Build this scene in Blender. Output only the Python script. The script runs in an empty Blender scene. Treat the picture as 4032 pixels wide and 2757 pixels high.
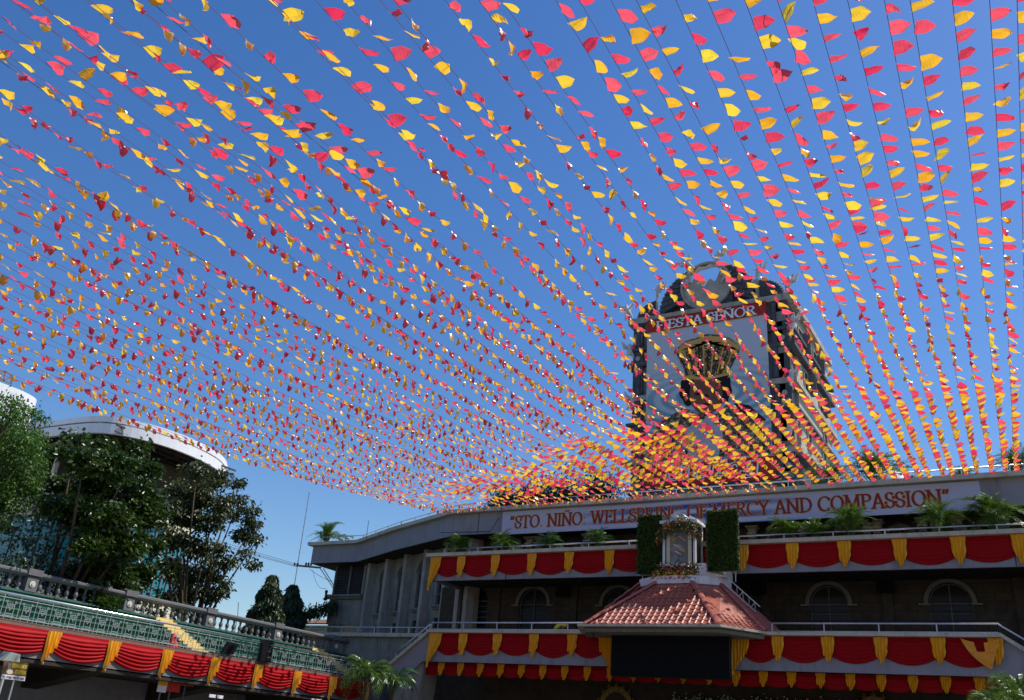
import bpy, math, random
import numpy as np
from mathutils import Vector, Matrix
rnd = random.Random(7)
D2R = math.radians
SC = bpy.context.scene
COL = SC.collection
# ---------------------------------------------------------------- camera
PITCH, ROLL, YAW, FPX, IW, IH = D2R(23.95), D2R(4.68), D2R(31.6), 3560.0, 4032.0, 2757.0
EYE = Vector((0, 0, 1.6))
Fv = Vector((0, math.cos(PITCH), math.sin(PITCH)))
U0 = Vector((0, -math.sin(PITCH), math.cos(PITCH)))
R0 = Vector((1, 0, 0))
Rv = math.cos(ROLL)*R0 + math.sin(ROLL)*U0
Uv = -math.sin(ROLL)*R0 + math.cos(ROLL)*U0
ZR = Matrix.Rotation(YAW, 3, 'Z')
Fv, Rv, Uv = ZR @ Fv, ZR @ Rv, ZR @ Uv
cam = bpy.data.cameras.new('camera'); camo = bpy.data.objects.new('camera', cam); COL.objects.link(camo)
cam.sensor_width = 36.0; cam.lens = FPX/IW*36.0; cam.clip_end = 6000; cam.clip_start = 0.1
camo.matrix_world = Matrix(((Rv.x, Uv.x, -Fv.x, EYE.x), (Rv.y, Uv.y, -Fv.y, EYE.y), (Rv.z, Uv.z, -Fv.z, EYE.z), (0, 0, 0, 1)))
SC.camera = camo
# ---------------------------------------------------------------- light
SUN_AZ, SUN_EL = D2R(54), D2R(55)      # azimuth from +Y (into the facade) towards +X
w = bpy.data.worlds.new('World'); SC.world = w; w.use_nodes = True
nt = w.node_tree; nt.nodes.clear()
sky = nt.nodes.new('ShaderNodeTexSky'); sky.sky_type = 'NISHITA'; sky.sun_disc = False
sky.sun_elevation = SUN_EL; sky.sun_rotation = SUN_AZ
sky.air_density = 1.25; sky.dust_density = 0.6; sky.ozone_density = 4.0; sky.altitude = 0
bg = nt.nodes.new('ShaderNodeBackground'); bg.inputs['Strength'].default_value = 0.14
wo = nt.nodes.new('ShaderNodeOutputWorld')
hs = nt.nodes.new('ShaderNodeHueSaturation'); hs.inputs['Saturation'].default_value = 1.28; hs.inputs['Hue'].default_value = .510
nt.links.new(sky.outputs[0], hs.inputs['Color']); nt.links.new(hs.outputs[0], bg.inputs[0]); nt.links.new(bg.outputs[0], wo.inputs[0])
sl = bpy.data.lights.new('sun', 'SUN'); sl.energy = 5.0; sl.angle = D2R(0.53); sl.color = (1.0, 0.955, 0.88)
so = bpy.data.objects.new('sun', sl); COL.objects.link(so)
SV = Vector((math.sin(SUN_AZ)*math.cos(SUN_EL), math.cos(SUN_AZ)*math.cos(SUN_EL), math.sin(SUN_EL)))
so.rotation_euler = SV.to_track_quat('Z', 'Y').to_euler(); so.location = (20, 20, 60)
SC.view_settings.view_transform = 'Standard'; SC.view_settings.look = 'None'
SC.view_settings.exposure = 0.0; SC.view_settings.gamma = 1.0; SC.view_settings.use_curve_mapping = False
SC.render.engine = 'CYCLES'
SC.cycles.max_bounces = 6; SC.cycles.transparent_max_bounces = 8

# ---------------------------------------------------------------- helpers
def ray(px, py): return Rv*((px-IW/2)/FPX) - Uv*((py-IH/2)/FPX) + Fv
def at_y(px, py, Y): d = ray(px, py); return EYE + d*(Y/d.y)
def at_x(px, py, X): d = ray(px, py); return EYE + d*(X/d.x)
def at_z(px, py, Z): d = ray(px, py); return EYE + d*((Z-1.6)/d.z)
def view(p):
    v = Vector(p)-EYE; z = v.dot(Fv)
    if z < 0.3: return None
    return IW/2+FPX*v.dot(Rv)/z, IH/2-FPX*v.dot(Uv)/z, z

def mat(name, col, rough=0.6, spec=0.4, metal=0.0, var=0.0, vscale=3.0, bump=0.0, bscale=20.0, col2=None, dirt=None, emit=None, trans=0.0, coat=0.0):
    m = bpy.data.materials.new(name); m.use_nodes = True; n = m.node_tree; N = n.nodes; L = n.links
    b = N['Principled BSDF']; out = N['Material Output']
    b.inputs['Base Color'].default_value = (*col, 1); b.inputs['Roughness'].default_value = rough
    b.inputs['Specular IOR Level'].default_value = spec; b.inputs['Metallic'].default_value = metal
    if coat: b.inputs['Coat Weight'].default_value = coat; b.inputs['Coat Roughness'].default_value = .08
    tc = N.new('ShaderNodeTexCoord')
    src = None
    if var or col2:
        no = N.new('ShaderNodeTexNoise'); no.inputs['Scale'].default_value = vscale; no.inputs['Detail'].default_value = 6; no.inputs['Roughness'].default_value = .62
        L.new(tc.outputs['Object'], no.inputs['Vector'])
        r = N.new('ShaderNodeValToRGB'); r.color_ramp.elements[0].position = .3; r.color_ramp.elements[1].position = .72
        c2 = col2 or tuple(min(1, c*(1+var)) for c in col); c1 = col if col2 else tuple(c*(1-var) for c in col)
        r.color_ramp.elements[0].color = (*c1, 1); r.color_ramp.elements[1].color = (*c2, 1)
        L.new(no.outputs['Fac'], r.inputs['Fac']); src = r.outputs['Color']
    if dirt:   # vertical streaks and blotches of grime
        mp = N.new('ShaderNodeMapping'); mp.inputs['Scale'].default_value = (1.6, 1.6, .22)
        L.new(tc.outputs['Object'], mp.inputs['Vector'])
        n2 = N.new('ShaderNodeTexNoise'); n2.inputs['Scale'].default_value = 1.7; n2.inputs['Detail'].default_value = 9; n2.inputs['Roughness'].default_value = .7
        L.new(mp.outputs[0], n2.inputs['Vector'])
        r2 = N.new('ShaderNodeValToRGB'); r2.color_ramp.elements[0].position = .5; r2.color_ramp.elements[1].position = .72
        r2.color_ramp.elements[0].color = (0, 0, 0, 1); r2.color_ramp.elements[1].color = (1, 1, 1, 1)
        L.new(n2.outputs['Fac'], r2.inputs['Fac'])
        mx = N.new('ShaderNodeMix'); mx.data_type = 'RGBA'
        if src: L.new(src, mx.inputs[6])
        else: mx.inputs[6].default_value = (*col, 1)
        mx.inputs[7].default_value = (*dirt, 1)
        ml = N.new('ShaderNodeMath'); ml.operation = 'MULTIPLY'; ml.inputs[1].default_value = .7
        L.new(r2.outputs['Color'], ml.inputs[0]); L.new(ml.outputs[0], mx.inputs[0]); src = mx.outputs[2]
    if src: L.new(src, b.inputs['Base Color'])
    if bump:
        nb = N.new('ShaderNodeTexNoise'); nb.inputs['Scale'].default_value = bscale; nb.inputs['Detail'].default_value = 4
        L.new(tc.outputs['Object'], nb.inputs['Vector'])
        bp = N.new('ShaderNodeBump'); bp.inputs['Strength'].default_value = bump; bp.inputs['Distance'].default_value = .02
        L.new(nb.outputs['Fac'], bp.inputs['Height']); L.new(bp.outputs[0], b.inputs['Normal'])
    if trans:
        t = N.new('ShaderNodeBsdfTranslucent'); t.inputs[0].default_value = (*[min(1, c*1.25) for c in col], 1)
        if src and not dirt: L.new(src, t.inputs[0])
        ms = N.new('ShaderNodeMixShader'); ms.inputs[0].default_value = trans
        L.new(b.outputs[0], ms.inputs[1]); L.new(t.outputs[0], ms.inputs[2]); L.new(ms.outputs[0], out.inputs['Surface'])
    if emit: b.inputs['Emission Color'].default_value = (*emit[0], 1); b.inputs['Emission Strength'].default_value = emit[1]
    return m

def flag_mat(name, col, tcol, col2, tcol2):
    """thin shiny plastic sheet: glossy outside, light passes through"""
    m = bpy.data.materials.new(name); m.use_nodes = True; n = m.node_tree; N = n.nodes; L = n.links
    b = N['Principled BSDF']; out = N['Material Output']
    oi = N.new('ShaderNodeObjectInfo')
    def shade(c, c2):
        r = N.new('ShaderNodeValToRGB'); r.color_ramp.elements[0].color = (*c, 1); r.color_ramp.elements[1].color = (*c2, 1)
        L.new(oi.outputs['Random'], r.inputs['Fac']); return r.outputs['Color']
    L.new(shade(col, col2), b.inputs['Base Color']); b.inputs['Roughness'].default_value = .38; b.inputs['IOR'].default_value = 1.9; b.inputs['Specular IOR Level'].default_value = .8; b.inputs['Coat Weight'].default_value = .6; b.inputs['Coat Roughness'].default_value = .2
    tr = N.new('ShaderNodeBsdfTranslucent'); L.new(shade(tcol, tcol2), tr.inputs[0])
    tc = N.new('ShaderNodeTexCoord'); no = N.new('ShaderNodeTexNoise'); no.inputs['Scale'].default_value = 9; no.inputs['Detail'].default_value = 2
    L.new(tc.outputs['Object'], no.inputs['Vector'])
    bp = N.new('ShaderNodeBump'); bp.inputs['Strength'].default_value = .4; bp.inputs['Distance'].default_value = .03
    L.new(no.outputs['Fac'], bp.inputs['Height']); L.new(bp.outputs[0], b.inputs['Normal'])
    ms = N.new('ShaderNodeMixShader'); ms.inputs[0].default_value = .55
    L.new(b.outputs[0], ms.inputs[1]); L.new(tr.outputs[0], ms.inputs[2]); L.new(ms.outputs[0], out.inputs['Surface'])
    return m

M = dict(
    band=mat('painted_grey_concrete', (.30, .29, .315), .85, .2, var=.09, vscale=.8, dirt=(.17, .16, .165), bump=.25),
    cornice=mat('cream_cornice', (.55, .50, .39), .8, .25, var=.1, vscale=2, dirt=(.2, .18, .15)),
    coral=mat('coral_stone', (.085, .066, .048), .95, .1, var=.3, vscale=1.6, bump=.5, bscale=9),
    joint=mat('dark_joint', (.05, .042, .034), 1, .05),
    oldwall=mat('weathered_render', (.30, .28, .235), .95, .1, var=.2, vscale=1.2, dirt=(.07, .065, .055), bump=.5, bscale=7),
    column=mat('weathered_column', (.40, .37, .33), .95, .1, var=.16, vscale=1.5, dirt=(.15, .13, .11), bump=.4),
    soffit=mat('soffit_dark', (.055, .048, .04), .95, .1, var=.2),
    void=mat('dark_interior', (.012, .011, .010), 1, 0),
    glass=mat('dark_glass', (.012, .013, .016), .3, .3, var=.4, vscale=2),
    frame=mat('grey_window_frame', (.17, .165, .16), .7, .3, var=.1),
    arch=mat('pale_arch_moulding', (.22, .205, .17), .85, .2, var=.15),
    shutter=mat('white_door_panel', (.55, .57, .62), .7, .3, var=.08),
    steel=mat('galvanised_rail', (.55, .56, .58), .32, .5, metal=.7, var=.15, vscale=6),
    chrome=mat('polished_rail', (.82, .82, .83), .2, .5, metal=.9, var=.05),
    iron=mat('grey_ironwork', (.38, .42, .42), .5, .4, metal=.2, var=.1),
    red=mat('red_satin', (.34, .003, .007), .55, .10, var=.10, vscale=5, bump=.2, bscale=14),
    gold=mat('golden_yellow_satin', (.88, .42, .018), .42, .35, var=.08, vscale=5),
    orange=mat('orange_cloth', (.85, .33, .03), .5, .3, var=.1),
    tile=mat('terracotta_tile', (.42, .12, .075), .40, .4, var=.18, vscale=1.3, dirt=(.20, .09, .075), coat=.35),
    white=mat('white_paint', (.78, .76, .77), .6, .35, var=.04, dirt=(.5, .47, .44)),
    cream=mat('cream_panel', (.62, .57, .40), .7, .3, var=.05),
    black=mat('black_plastic', (.012, .012, .013), .5, .35, var=.2),
    ledm=mat('led_screen_off', (.006, .006, .007), .7, .12),
    cord=mat('bunting_cord', (.10, .03, .07), .7, .2),
    fred=flag_mat('red_plastic_pennant', (.42, .006, .03), (.85, .03, .10), (.75, .05, .07), (1.0, .12, .16)),
    fyel=flag_mat('yellow_plastic_pennant', (.78, .36, .012), (1.0, .46, .015), (.82, .55, .04), (1.0, .76, .05)),
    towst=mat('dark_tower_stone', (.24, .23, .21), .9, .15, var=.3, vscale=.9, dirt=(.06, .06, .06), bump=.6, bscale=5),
    towdk=mat('slate_scrollwork', (.085, .09, .105), .85, .2, var=.3, bump=.5, bscale=8),
    towrim=mat('pale_stone_trim', (.40, .37, .31), .85, .2, var=.25, dirt=(.15, .14, .13)),
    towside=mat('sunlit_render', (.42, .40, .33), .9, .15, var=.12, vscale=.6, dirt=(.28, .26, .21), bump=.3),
    marble=mat('veined_medallion', (.50, .45, .38), .7, .3, col2=(.30, .27, .24), vscale=1.2),
    statue=mat('white_statue', (.62, .60, .57), .75, .3, var=.15, dirt=(.25, .24, .22)),
    bark=mat('tree_bark', (.10, .075, .05), .95, .1, var=.3, bump=.6),
    leafA=mat('broad_green_leaves', (.028, .058, .006), .34, .45, col2=(.055, .10, .012), vscale=.7, trans=.25),
    leafB=mat('bright_green_leaves', (.055, .13, .014), .4, .35, col2=(.10, .20, .03), vscale=.8, trans=.3),
    leafC=mat('olive_brown_leaves', (.036, .055, .010), .38, .4, col2=(.075, .085, .020), vscale=.9, trans=.22),
    leafD=mat('dark_drooping_leaves', (.022, .042, .012), .4, .4, col2=(.045, .075, .018), vscale=1., trans=.15),
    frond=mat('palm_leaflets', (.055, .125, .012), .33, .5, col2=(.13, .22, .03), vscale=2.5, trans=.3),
    frondd=mat('deep_green_or_shaded_leaflets', (.045, .12, .03), .35, .5, col2=(.08, .17, .035), vscale=2.5, trans=.25),  # foliage green, also standing in for shade on the palms labelled shaded
    pot=mat('clay_pot', (.16, .09, .06), .9, .2, var=.2),
    hedge=mat('clipped_hedge_leaves', (.05, .105, .016), .5, .4, col2=(.085, .15, .025), vscale=2, trans=.2),
    hback=mat('hedge_backing', (.018, .03, .008), 1, .05),
    flr=mat('red_flowers', (.55, .035, .03), .6, .3, col2=(.75, .10, .08), vscale=9),
    fly=mat('yellow_flowers', (.80, .42, .03), .6, .3, col2=(.85, .55, .12), vscale=9),
    flw=mat('cream_flowers', (.78, .72, .58), .6, .3),
    flp=mat('pink_anthurium', (.80, .10, .10), .3, .5),
    seat=mat('green_seating', (.035, .15, .095), .5, .4, var=.15, vscale=1, dirt=(.02, .06, .04)),
    ystep=mat('yellow_step', (.72, .55, .20), .7, .3, var=.1, dirt=(.4, .3, .12)),
    bal=mat('shaded_grey_painted_balustrade', (.15, .145, .155), .6, .35, var=.12, dirt=(.12, .115, .12)),  # dirty grey paint, darkened further in place of tree shade
    brown=mat('brown_slab_edge', (.22, .135, .105), .85, .2, var=.15),
    lime=mat('rosette_cream', (.62, .60, .50), .7, .3),
    bandd=mat('grey_slab_band', (.22, .21, .22), .9, .15, var=.12),
    canopy=mat('white_canopy', (.80, .80, .79), .55, .35, var=.04, vscale=.2, dirt=(.62, .62, .60)),
    trussm=mat('brown_truss', (.085, .065, .050), .8, .2, var=.2),
    bcream=mat('cream_wall', (.66, .63, .47), .8, .2, var=.05, vscale=.3),
    teal=mat('teal_glass', (.012, .20, .26), .22, .5, var=.1, vscale=.4),
    tealb=mat('green_glass', (.02, .14, .10), .22, .5, var=.15, vscale=.4),
    ground=mat('plaza_paving', (.14, .13, .115), .9, .2, var=.15, vscale=.5),
    skin=mat('brown_skin', (.28, .14, .08), .6, .3),
    yshirt=mat('yellow_shirt', (.75, .70, .06), .8, .2, var=.05),
    hair=mat('black_hair', (.012, .01, .009), .5, .4),
    denim=mat('dark_trousers', (.03, .035, .05), .85, .2),
    wood=mat('brown_wood', (.22, .12, .06), .7, .3, var=.2),
    redcl=mat('red_cover', (.65, .05, .04), .6, .3),
    alum=mat('aluminium_ladder', (.48, .49, .50), .4, .5, metal=.6),
    brass=mat('antique_gold', (.30, .19, .05), .45, .5, metal=.3, var=.4, vscale=8),
)

class MB:
    def __init__(s): s.v = []; s.f = []
    def quad(s, *p):
        k = len(s.v); s.v += [tuple(q) for q in p]; s.f.append(tuple(range(k, k+len(p)))); return s
    def box(s, x0, x1, y0, y1, z0, z1):
        k = len(s.v)
        s.v += [(x0, y0, z0), (x1, y0, z0), (x1, y1, z0), (x0, y1, z0), (x0, y0, z1), (x1, y0, z1), (x1, y1, z1), (x0, y1, z1)]
        for f in ((0, 3, 2, 1), (4, 5, 6, 7), (0, 1, 5, 4), (1, 2, 6, 5), (2, 3, 7, 6), (3, 0, 4, 7)): s.f.append(tuple(k+i for i in f))
        return s
    def bar(s, a, b, w, h=None, up=(0, 0, 1)):
        a, b = Vector(a), Vector(b); h = h or w; t = (b-a).normalized(); u = Vector(up)
        if abs(t.dot(u)) > .98: u = Vector((0, 1, 0))
        sd = t.cross(u).normalized()*w/2; u2 = sd.cross(t).normalized()*h/2; k = len(s.v)
        for c in (a, b):
            for q in (sd+u2, -sd+u2, -sd-u2, sd-u2): s.v.append(tuple(c+q))
        for i in range(4): j = (i+1) % 4; s.f.append((k+i, k+j, k+4+j, k+4+i))
        s.f += [(k+3, k+2, k+1, k), (k+4, k+5, k+6, k+7)]
        return s
    def tube(s, pts, r, n=6, cap=True):
        pts = [Vector(p) for p in pts]; rr = r if isinstance(r, (list, tuple)) else [r]*len(pts); k0 = len(s.v); pu = None
        for i, p in enumerate(pts):
            t = (pts[min(i+1, len(pts)-1)]-pts[max(i-1, 0)]).normalized()
            if pu is None:
                pu = Vector((0, 0, 1)) if abs(t.z) < .9 else Vector((1, 0, 0))
            sd = t.cross(pu).normalized(); pu = sd.cross(t).normalized()
            for j in range(n):
                a = 2*math.pi*j/n; s.v.append(tuple(p+(sd*math.cos(a)+pu*math.sin(a))*rr[i]))
        for i in range(len(pts)-1):
            for j in range(n):
                a = k0+i*n+j; b = k0+i*n+(j+1) % n; s.f.append((a, b, b+n, a+n))
        if cap: s.f.append(tuple(k0+j for j in range(n))[::-1]); s.f.append(tuple(k0+(len(pts)-1)*n+j for j in range(n)))
        return s
    def lathe(s, prof, n=12, c=(0, 0, 0), cap=True):
        k0 = len(s.v)
        for r, z in prof:
            for j in range(n): a = 2*math.pi*j/n; s.v.append((c[0]+r*math.cos(a), c[1]+r*math.sin(a), c[2]+z))
        for i in range(len(prof)-1):
            for j in range(n):
                a = k0+i*n+j; b = k0+i*n+(j+1) % n; s.f.append((a, b, b+n, a+n))
        if cap: s.f.append(tuple(k0+j for j in range(n))[::-1]); s.f.append(tuple(k0+(len(prof)-1)*n+j for j in range(n)))
        return s
    def prism(s, poly, d, flip=False):
        """poly: list of 3D points of one face, extruded by vector d"""
        n = len(poly); k = len(s.v); d = Vector(d)
        s.v += [tuple(p) for p in poly]+[tuple(Vector(p)+d) for p in poly]
        s.f.append(tuple(range(k, k+n))); s.f.append(tuple(range(k+2*n-1, k+n-1, -1)))
        for i in range(n): j = (i+1) % n; s.f.append((k+i, k+n+i, k+n+j, k+j))
        return s
    def sweep(s, path, prof, closed=False):
        """path: plan points (x,y); prof: (offset outwards, z); outwards = right of the path direction"""
        P = [Vector((p[0], p[1], 0)) for p in path]; m = len(prof); k0 = len(s.v)
        for i, p in enumerate(P):
            a = (P[i]-P[i-1]).normalized() if i > 0 else None; b = (P[i+1]-P[i]).normalized() if i < len(P)-1 else None
            if a is None: a = b
            if b is None: b = a
            na = Vector((a.y, -a.x, 0)); nb = Vector((b.y, -b.x, 0)); nn = (na+nb).normalized(); nn = nn/max(.3, nn.dot(na))
            for o, z in prof: s.v.append((p.x+nn.x*o, p.y+nn.y*o, z))
        for i in range(len(P)-1):
            for j in range(m-1 if not closed else m):
                a = k0+i*m+j; b = k0+i*m+(j+1) % m; s.f.append((a, b, b+m, a+m))
        if closed: s.f.append(tuple(k0+j for j in range(m))[::-1]); s.f.append(tuple(k0+(len(P)-1)*m+j for j in range(m)))
        return s
    def add(s, o, mx):
        k = len(s.v); s.v += [tuple(mx @ Vector(p)) for p in o.v]; s.f += [tuple(i+k for i in f) for f in o.f]; return s
    def mesh(s, name, m, smooth=False):
        me = bpy.data.meshes.new(name); me.from_pydata(s.v, [], s.f)
        if m: me.materials.append(m)
        if smooth: me.polygons.foreach_set('use_smooth', [True]*len(me.polygons))
        me.update(); return me
    def build(s, name, m, parent=None, smooth=False, **kw):
        me = s.mesh(name, m, smooth)
        import bmesh
        bm = bmesh.new(); bm.from_mesh(me); bmesh.ops.recalc_face_normals(bm, faces=bm.faces); bm.to_mesh(me); bm.free()
        return link(name, me, parent, **kw)

def link(name, me, parent=None, mtx=None, label=None, cat=None, group=None, kind=None):
    o = bpy.data.objects.new(name, me); COL.objects.link(o)
    if parent is not None: o.parent = parent; o.matrix_parent_inverse = Matrix.Translation(-parent.location) if parent.type == 'EMPTY' and mtx is None else Matrix()
    if mtx is not None: o.matrix_basis = mtx
    tag(o, label, cat, group, kind); return o
def tag(o, label=None, cat=None, group=None, kind=None):
    if label: o['label'] = label
    if cat: o['category'] = cat
    if group: o['group'] = group
    if kind: o['kind'] = kind
    return o
def thing(name, label, cat, loc=(0, 0, 0), group=None, kind=None):
    o = bpy.data.objects.new(name, None); COL.objects.link(o); o.location = loc; o.empty_display_size = .3
    return tag(o, label, cat, group, kind)
def npmesh(name, V, F, m, smooth=False):
    me = bpy.data.meshes.new(name); V = np.asarray(V, np.float32); F = np.asarray(F, np.int32); k = F.shape[1]
    me.vertices.add(len(V)); me.vertices.foreach_set('co', V.ravel())
    me.loops.add(F.size); me.loops.foreach_set('vertex_index', F.ravel())
    me.polygons.add(len(F)); me.polygons.foreach_set('loop_start', np.arange(0, F.size, k, dtype=np.int32)); me.polygons.foreach_set('loop_total', np.full(len(F), k, np.int32))
    if smooth: me.polygons.foreach_set('use_smooth', [True]*len(F))
    me.materials.append(m); me.update(calc_edges=True); me.validate(); return me
ORD = ['first','second','third','fourth','fifth','sixth','seventh','eighth','ninth','tenth','eleventh','twelfth','thirteenth','fourteenth','fifteenth','sixteenth','seventeenth','eighteenth','nineteenth','twentieth']
def ordinal(i):
    if i < 20: return ORD[i]
    t = ['twenty','thirty','forty','fifty','sixty','seventy'][(i+1)//10-2]; r = (i+1) % 10
    return (t[:-1]+'ieth') if r == 0 else t+'-'+ORD[r-1]

# ---------------------------------------------------------------- serif lettering drawn with a broad pen
def _arc(cx, cy, rx, ry, a0, a1, n=12): return [(cx+rx*math.cos(D2R(a0+(a1-a0)*i/n)), cy+ry*math.sin(D2R(a0+(a1-a0)*i/n))) for i in range(n+1)]
GL = {
 'S': (.60, [_arc(.31, .74, .21, .235, 25, 180, 9)+_arc(.31, .74, .21, .235, 180, 262, 4)[1:-1]+[(.40, .44)]+_arc(.30, .255, .23, .235, 60, -30, 5)[1:]+_arc(.30, .25, .23, .235, -40, -165, 8)[1:]], [((.535, .66), 'v'), ((.06, .33), 'v')]),
 'T': (.72, [[(.36, .97), (.36, 0)], [(.02, .965), (.70, .965)]], [((.36, .02), 'h'), ((.03, .88), 'v'), ((.69, .88), 'v')]),
 'O': (.86, [_arc(.43, .5, .35, .47, 0, 360, 26)], []),
 'N': (.86, [[(.14, .97), (.14, .02)], [(.12, .97), (.72, .03)], [(.72, .97), (.72, .02)]], [((.14, .02), 'h'), ((.10, .97), 'h'), ((.72, .97), 'h')]),
 'I': (.36, [[(.18, .98), (.18, .02)]], [((.18, .02), 'h'), ((.18, .97), 'h')]),
 'W': (1.14, [[(.12, .97), (.36, .02)], [(.36, .02), (.60, .95)], [(.58, .97), (.80, .02)], [(.80, .02), (1.02, .97)]], [((.12, .97), 'h'), ((.58, .97), 'h'), ((1.02, .97), 'h')]),
 'E': (.64, [[(.16, .98), (.16, .02)], [(.16, .965), (.56, .965)], [(.16, .52), (.46, .52)], [(.16, .035), (.58, .035)]], [((.14, .02), 'h'), ((.14, .97), 'h'), ((.56, .88), 'v'), ((.47, .52), 'v'), ((.58, .12), 'v')]),
 'L': (.62, [[(.16, .98), (.16, .02)], [(.16, .035), (.56, .035)]], [((.14, .02), 'h'), ((.16, .97), 'h'), ((.57, .12), 'v')]),
 'P': (.66, [[(.16, .98), (.16, .02)], [(.16, .955), (.36, .955)]+_arc(.36, .735, .23, .22, 90, -90, 10)+[(.16, .515)]], [((.16, .02), 'h'), ((.14, .97), 'h')]),
 'R': (.74, [[(.16, .98), (.16, .02)], [(.16, .955), (.36, .955)]+_arc(.36, .745, .21, .21, 90, -90, 10)+[(.16, .535)], [(.36, .53), (.66, .02)]], [((.16, .02), 'h'), ((.14, .97), 'h'), ((.68, .02), 'h')]),
 'G': (.84, [_arc(.45, .5, .37, .47, 42, 322, 22), [(.74, .40), (.74, .08)]], [((.76, .42), 'h'), ((.73, .80), 'v')]),
 'F': (.60, [[(.16, .98), (.16, .02)], [(.16, .965), (.54, .965)], [(.16, .50), (.44, .50)]], [((.16, .02), 'h'), ((.14, .97), 'h'), ((.54, .88), 'v'), ((.45, .50), 'v')]),
 'M': (1.0, [[(.16, .97), (.14, .02)], [(.16, .97), (.49, .06)], [(.49, .06), (.84, .97)], [(.84, .97), (.86, .02)]], [((.14, .02), 'h'), ((.12, .97), 'h'), ((.88, .97), 'h'), ((.86, .02), 'h')]),
 'C': (.80, [_arc(.45, .5, .37, .47, 40, 320, 22)], [((.73, .80), 'v')]),
 'Y': (.72, [[(.06, .97), (.36, .48)], [(.66, .97), (.36, .48)], [(.36, .48), (.36, .02)]], [((.07, .97), 'h'), ((.65, .97), 'h'), ((.36, .02), 'h')]),
 'A': (.78, [[(.10, .02), (.39, .98)], [(.39, .98), (.68, .02)], [(.21, .34), (.57, .34)]], [((.10, .02), 'h'), ((.68, .02), 'h')]),
 'D': (.82, [[(.16, .98), (.16, .02)], [(.16, .955), (.34, .955)]+_arc(.34, .5, .39, .455, 90, -90, 14)+[(.16, .045)]], [((.14, .02), 'h'), ((.14, .97), 'h')]),
 'U': (.80, [[(.16, .97), (.16, .35)]+_arc(.40, .30, .24, .28, 180, 360, 10)+[(.64, .97)]], [((.16, .97), 'h'), ((.64, .97), 'h')]),
 'i': (.32, [[(.15, .66), (.15, .02)], [(.15, .86), (.15, .95)]], [((.15, .02), 'h')]),
 'n': (.62, [[(.14, .66), (.14, .02)], [(.14, .50)]+_arc(.31, .46, .17, .2, 150, 0, 7)+[(.48, .02)]], [((.14, .02), 'h'), ((.48, .02), 'h')]),
 'u': (.62, [[(.14, .66), (.14, .25)]+_arc(.31, .22, .17, .2, 180, 340, 7), [(.48, .66), (.48, .02)]], []),
 'l': (.30, [[(.15, .98), (.15, .02)]], [((.15, .02), 'h')]),
 'o': (.58, [_arc(.29, .34, .22, .32, 0, 360, 16)], []),
 'g': (.60, [_arc(.28, .36, .2, .28, 0, 360, 14), [(.48, .64), (.48, -.12)]+_arc(.28, -.12, .2, .16, 0, -150, 7)], []),
 ':': (.32, [[(.13, .09), (.20, .09)], [(.13, .52), (.20, .52)]], []), '.': (.30, [[(.11, .08), (.19, .08)]], []),
 '\u201c': (.46, [[(.10, .70), (.17, .98)], [(.28, .70), (.35, .98)]], []), '\u201d': (.46, [[(.10, .70), (.19, .98)], [(.28, .70), (.37, .98)]], []),
 '~': (.5, [[(.0, 1.10), (.12, 1.17), (.26, 1.10), (.38, 1.17)]], []), ' ': (.34, [], []), '(': (.3, [_arc(.34, .5, .2, .55, 130, 230, 6)], []), ')': (.3, [_arc(-.05, .5, .2, .55, 50, -50, 6)], []), '2': (.5, [_arc(.24, .74, .17, .22, 160, -30, 8)+[(.06, .04)], [(.06, .04), (.44, .04)]], []),
}
def lettering(text, org, ex, ez, nrm, H, width=None, thick=.15, thin=.065, grow=0.0, name='letters', m=None, parent=None, z0=0.0, serif=True, **kw):
    """flat letters on a surface: origin, unit right, unit up, unit normal"""
    org, ex, ez, nrm = Vector(org), Vector(ex), Vector(ez), Vector(nrm)
    adv = []; x = 0
    for c in text:
        g = 'N' if c == '\u00d1' else c
        adv.append(x); x += GL[g][0]
    s = (width/(x*H)) if width else 1.0
    mb = MB(); lay = [0]
    def P(u, v): return org+ex*(u*H*s)+ez*(v*H)+nrm*(z0+lay[0]*.0006)
    def stroke(pl, x0):
        wmul = 1.0
        L = [Vector((p[0], p[1])) for p in pl]; n = len(L)
        prev = None
        for i, p in enumerate(L):
            t = (L[min(i+1, n-1)]-L[max(i-1, 0)])
            if t.length < 1e-6: t = Vector((1, 0))
            t.normalize()
            wd = thin+(thick-thin)*abs(t.y*math.cos(.25)-t.x*math.sin(.25))**1.3+grow*2
            nn = Vector((-t.y, t.x))*wd/2
            if i == 0: p = p-t*grow
            if i == n-1: p = p+t*grow
            cur = (P(x0+p.x+nn.x, p.y+nn.y), P(x0+p.x-nn.x, p.y-nn.y))
            if prev: mb.quad(prev[0], prev[1], cur[1], cur[0])
            prev = cur
        lay[0] += 1
    for c, x0 in zip(text, adv):
        g = 'N' if c == '\u00d1' else c
        lay[0] = 0
        for pl in GL[g][1]: stroke(pl, x0)
        if c == '\u00d1':
            for pl in GL['~'][1]: stroke(pl, x0+.24)
        if serif:
            for (sx, sy), d in GL[g][2]:
                a = .15 if d == 'h' else 0; b = .03 if d == 'h' else .085
                wv = thin*.9 if d == 'h' else thin*1.0
                if d == 'h': stroke([(sx-a, sy), (sx+a, sy)], x0)
                else: stroke([(sx, sy-b), (sx, sy+b)], x0)
    return mb.build(name, m, parent, **kw)
# ================================================================ ground
g = MB(); g.quad((-1500, -1500, 0), (1500, -1500, 0), (1500, 1500, 0), (-1500, 1500, 0)); g.build('ground', M['ground'], kind='structure')

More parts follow.
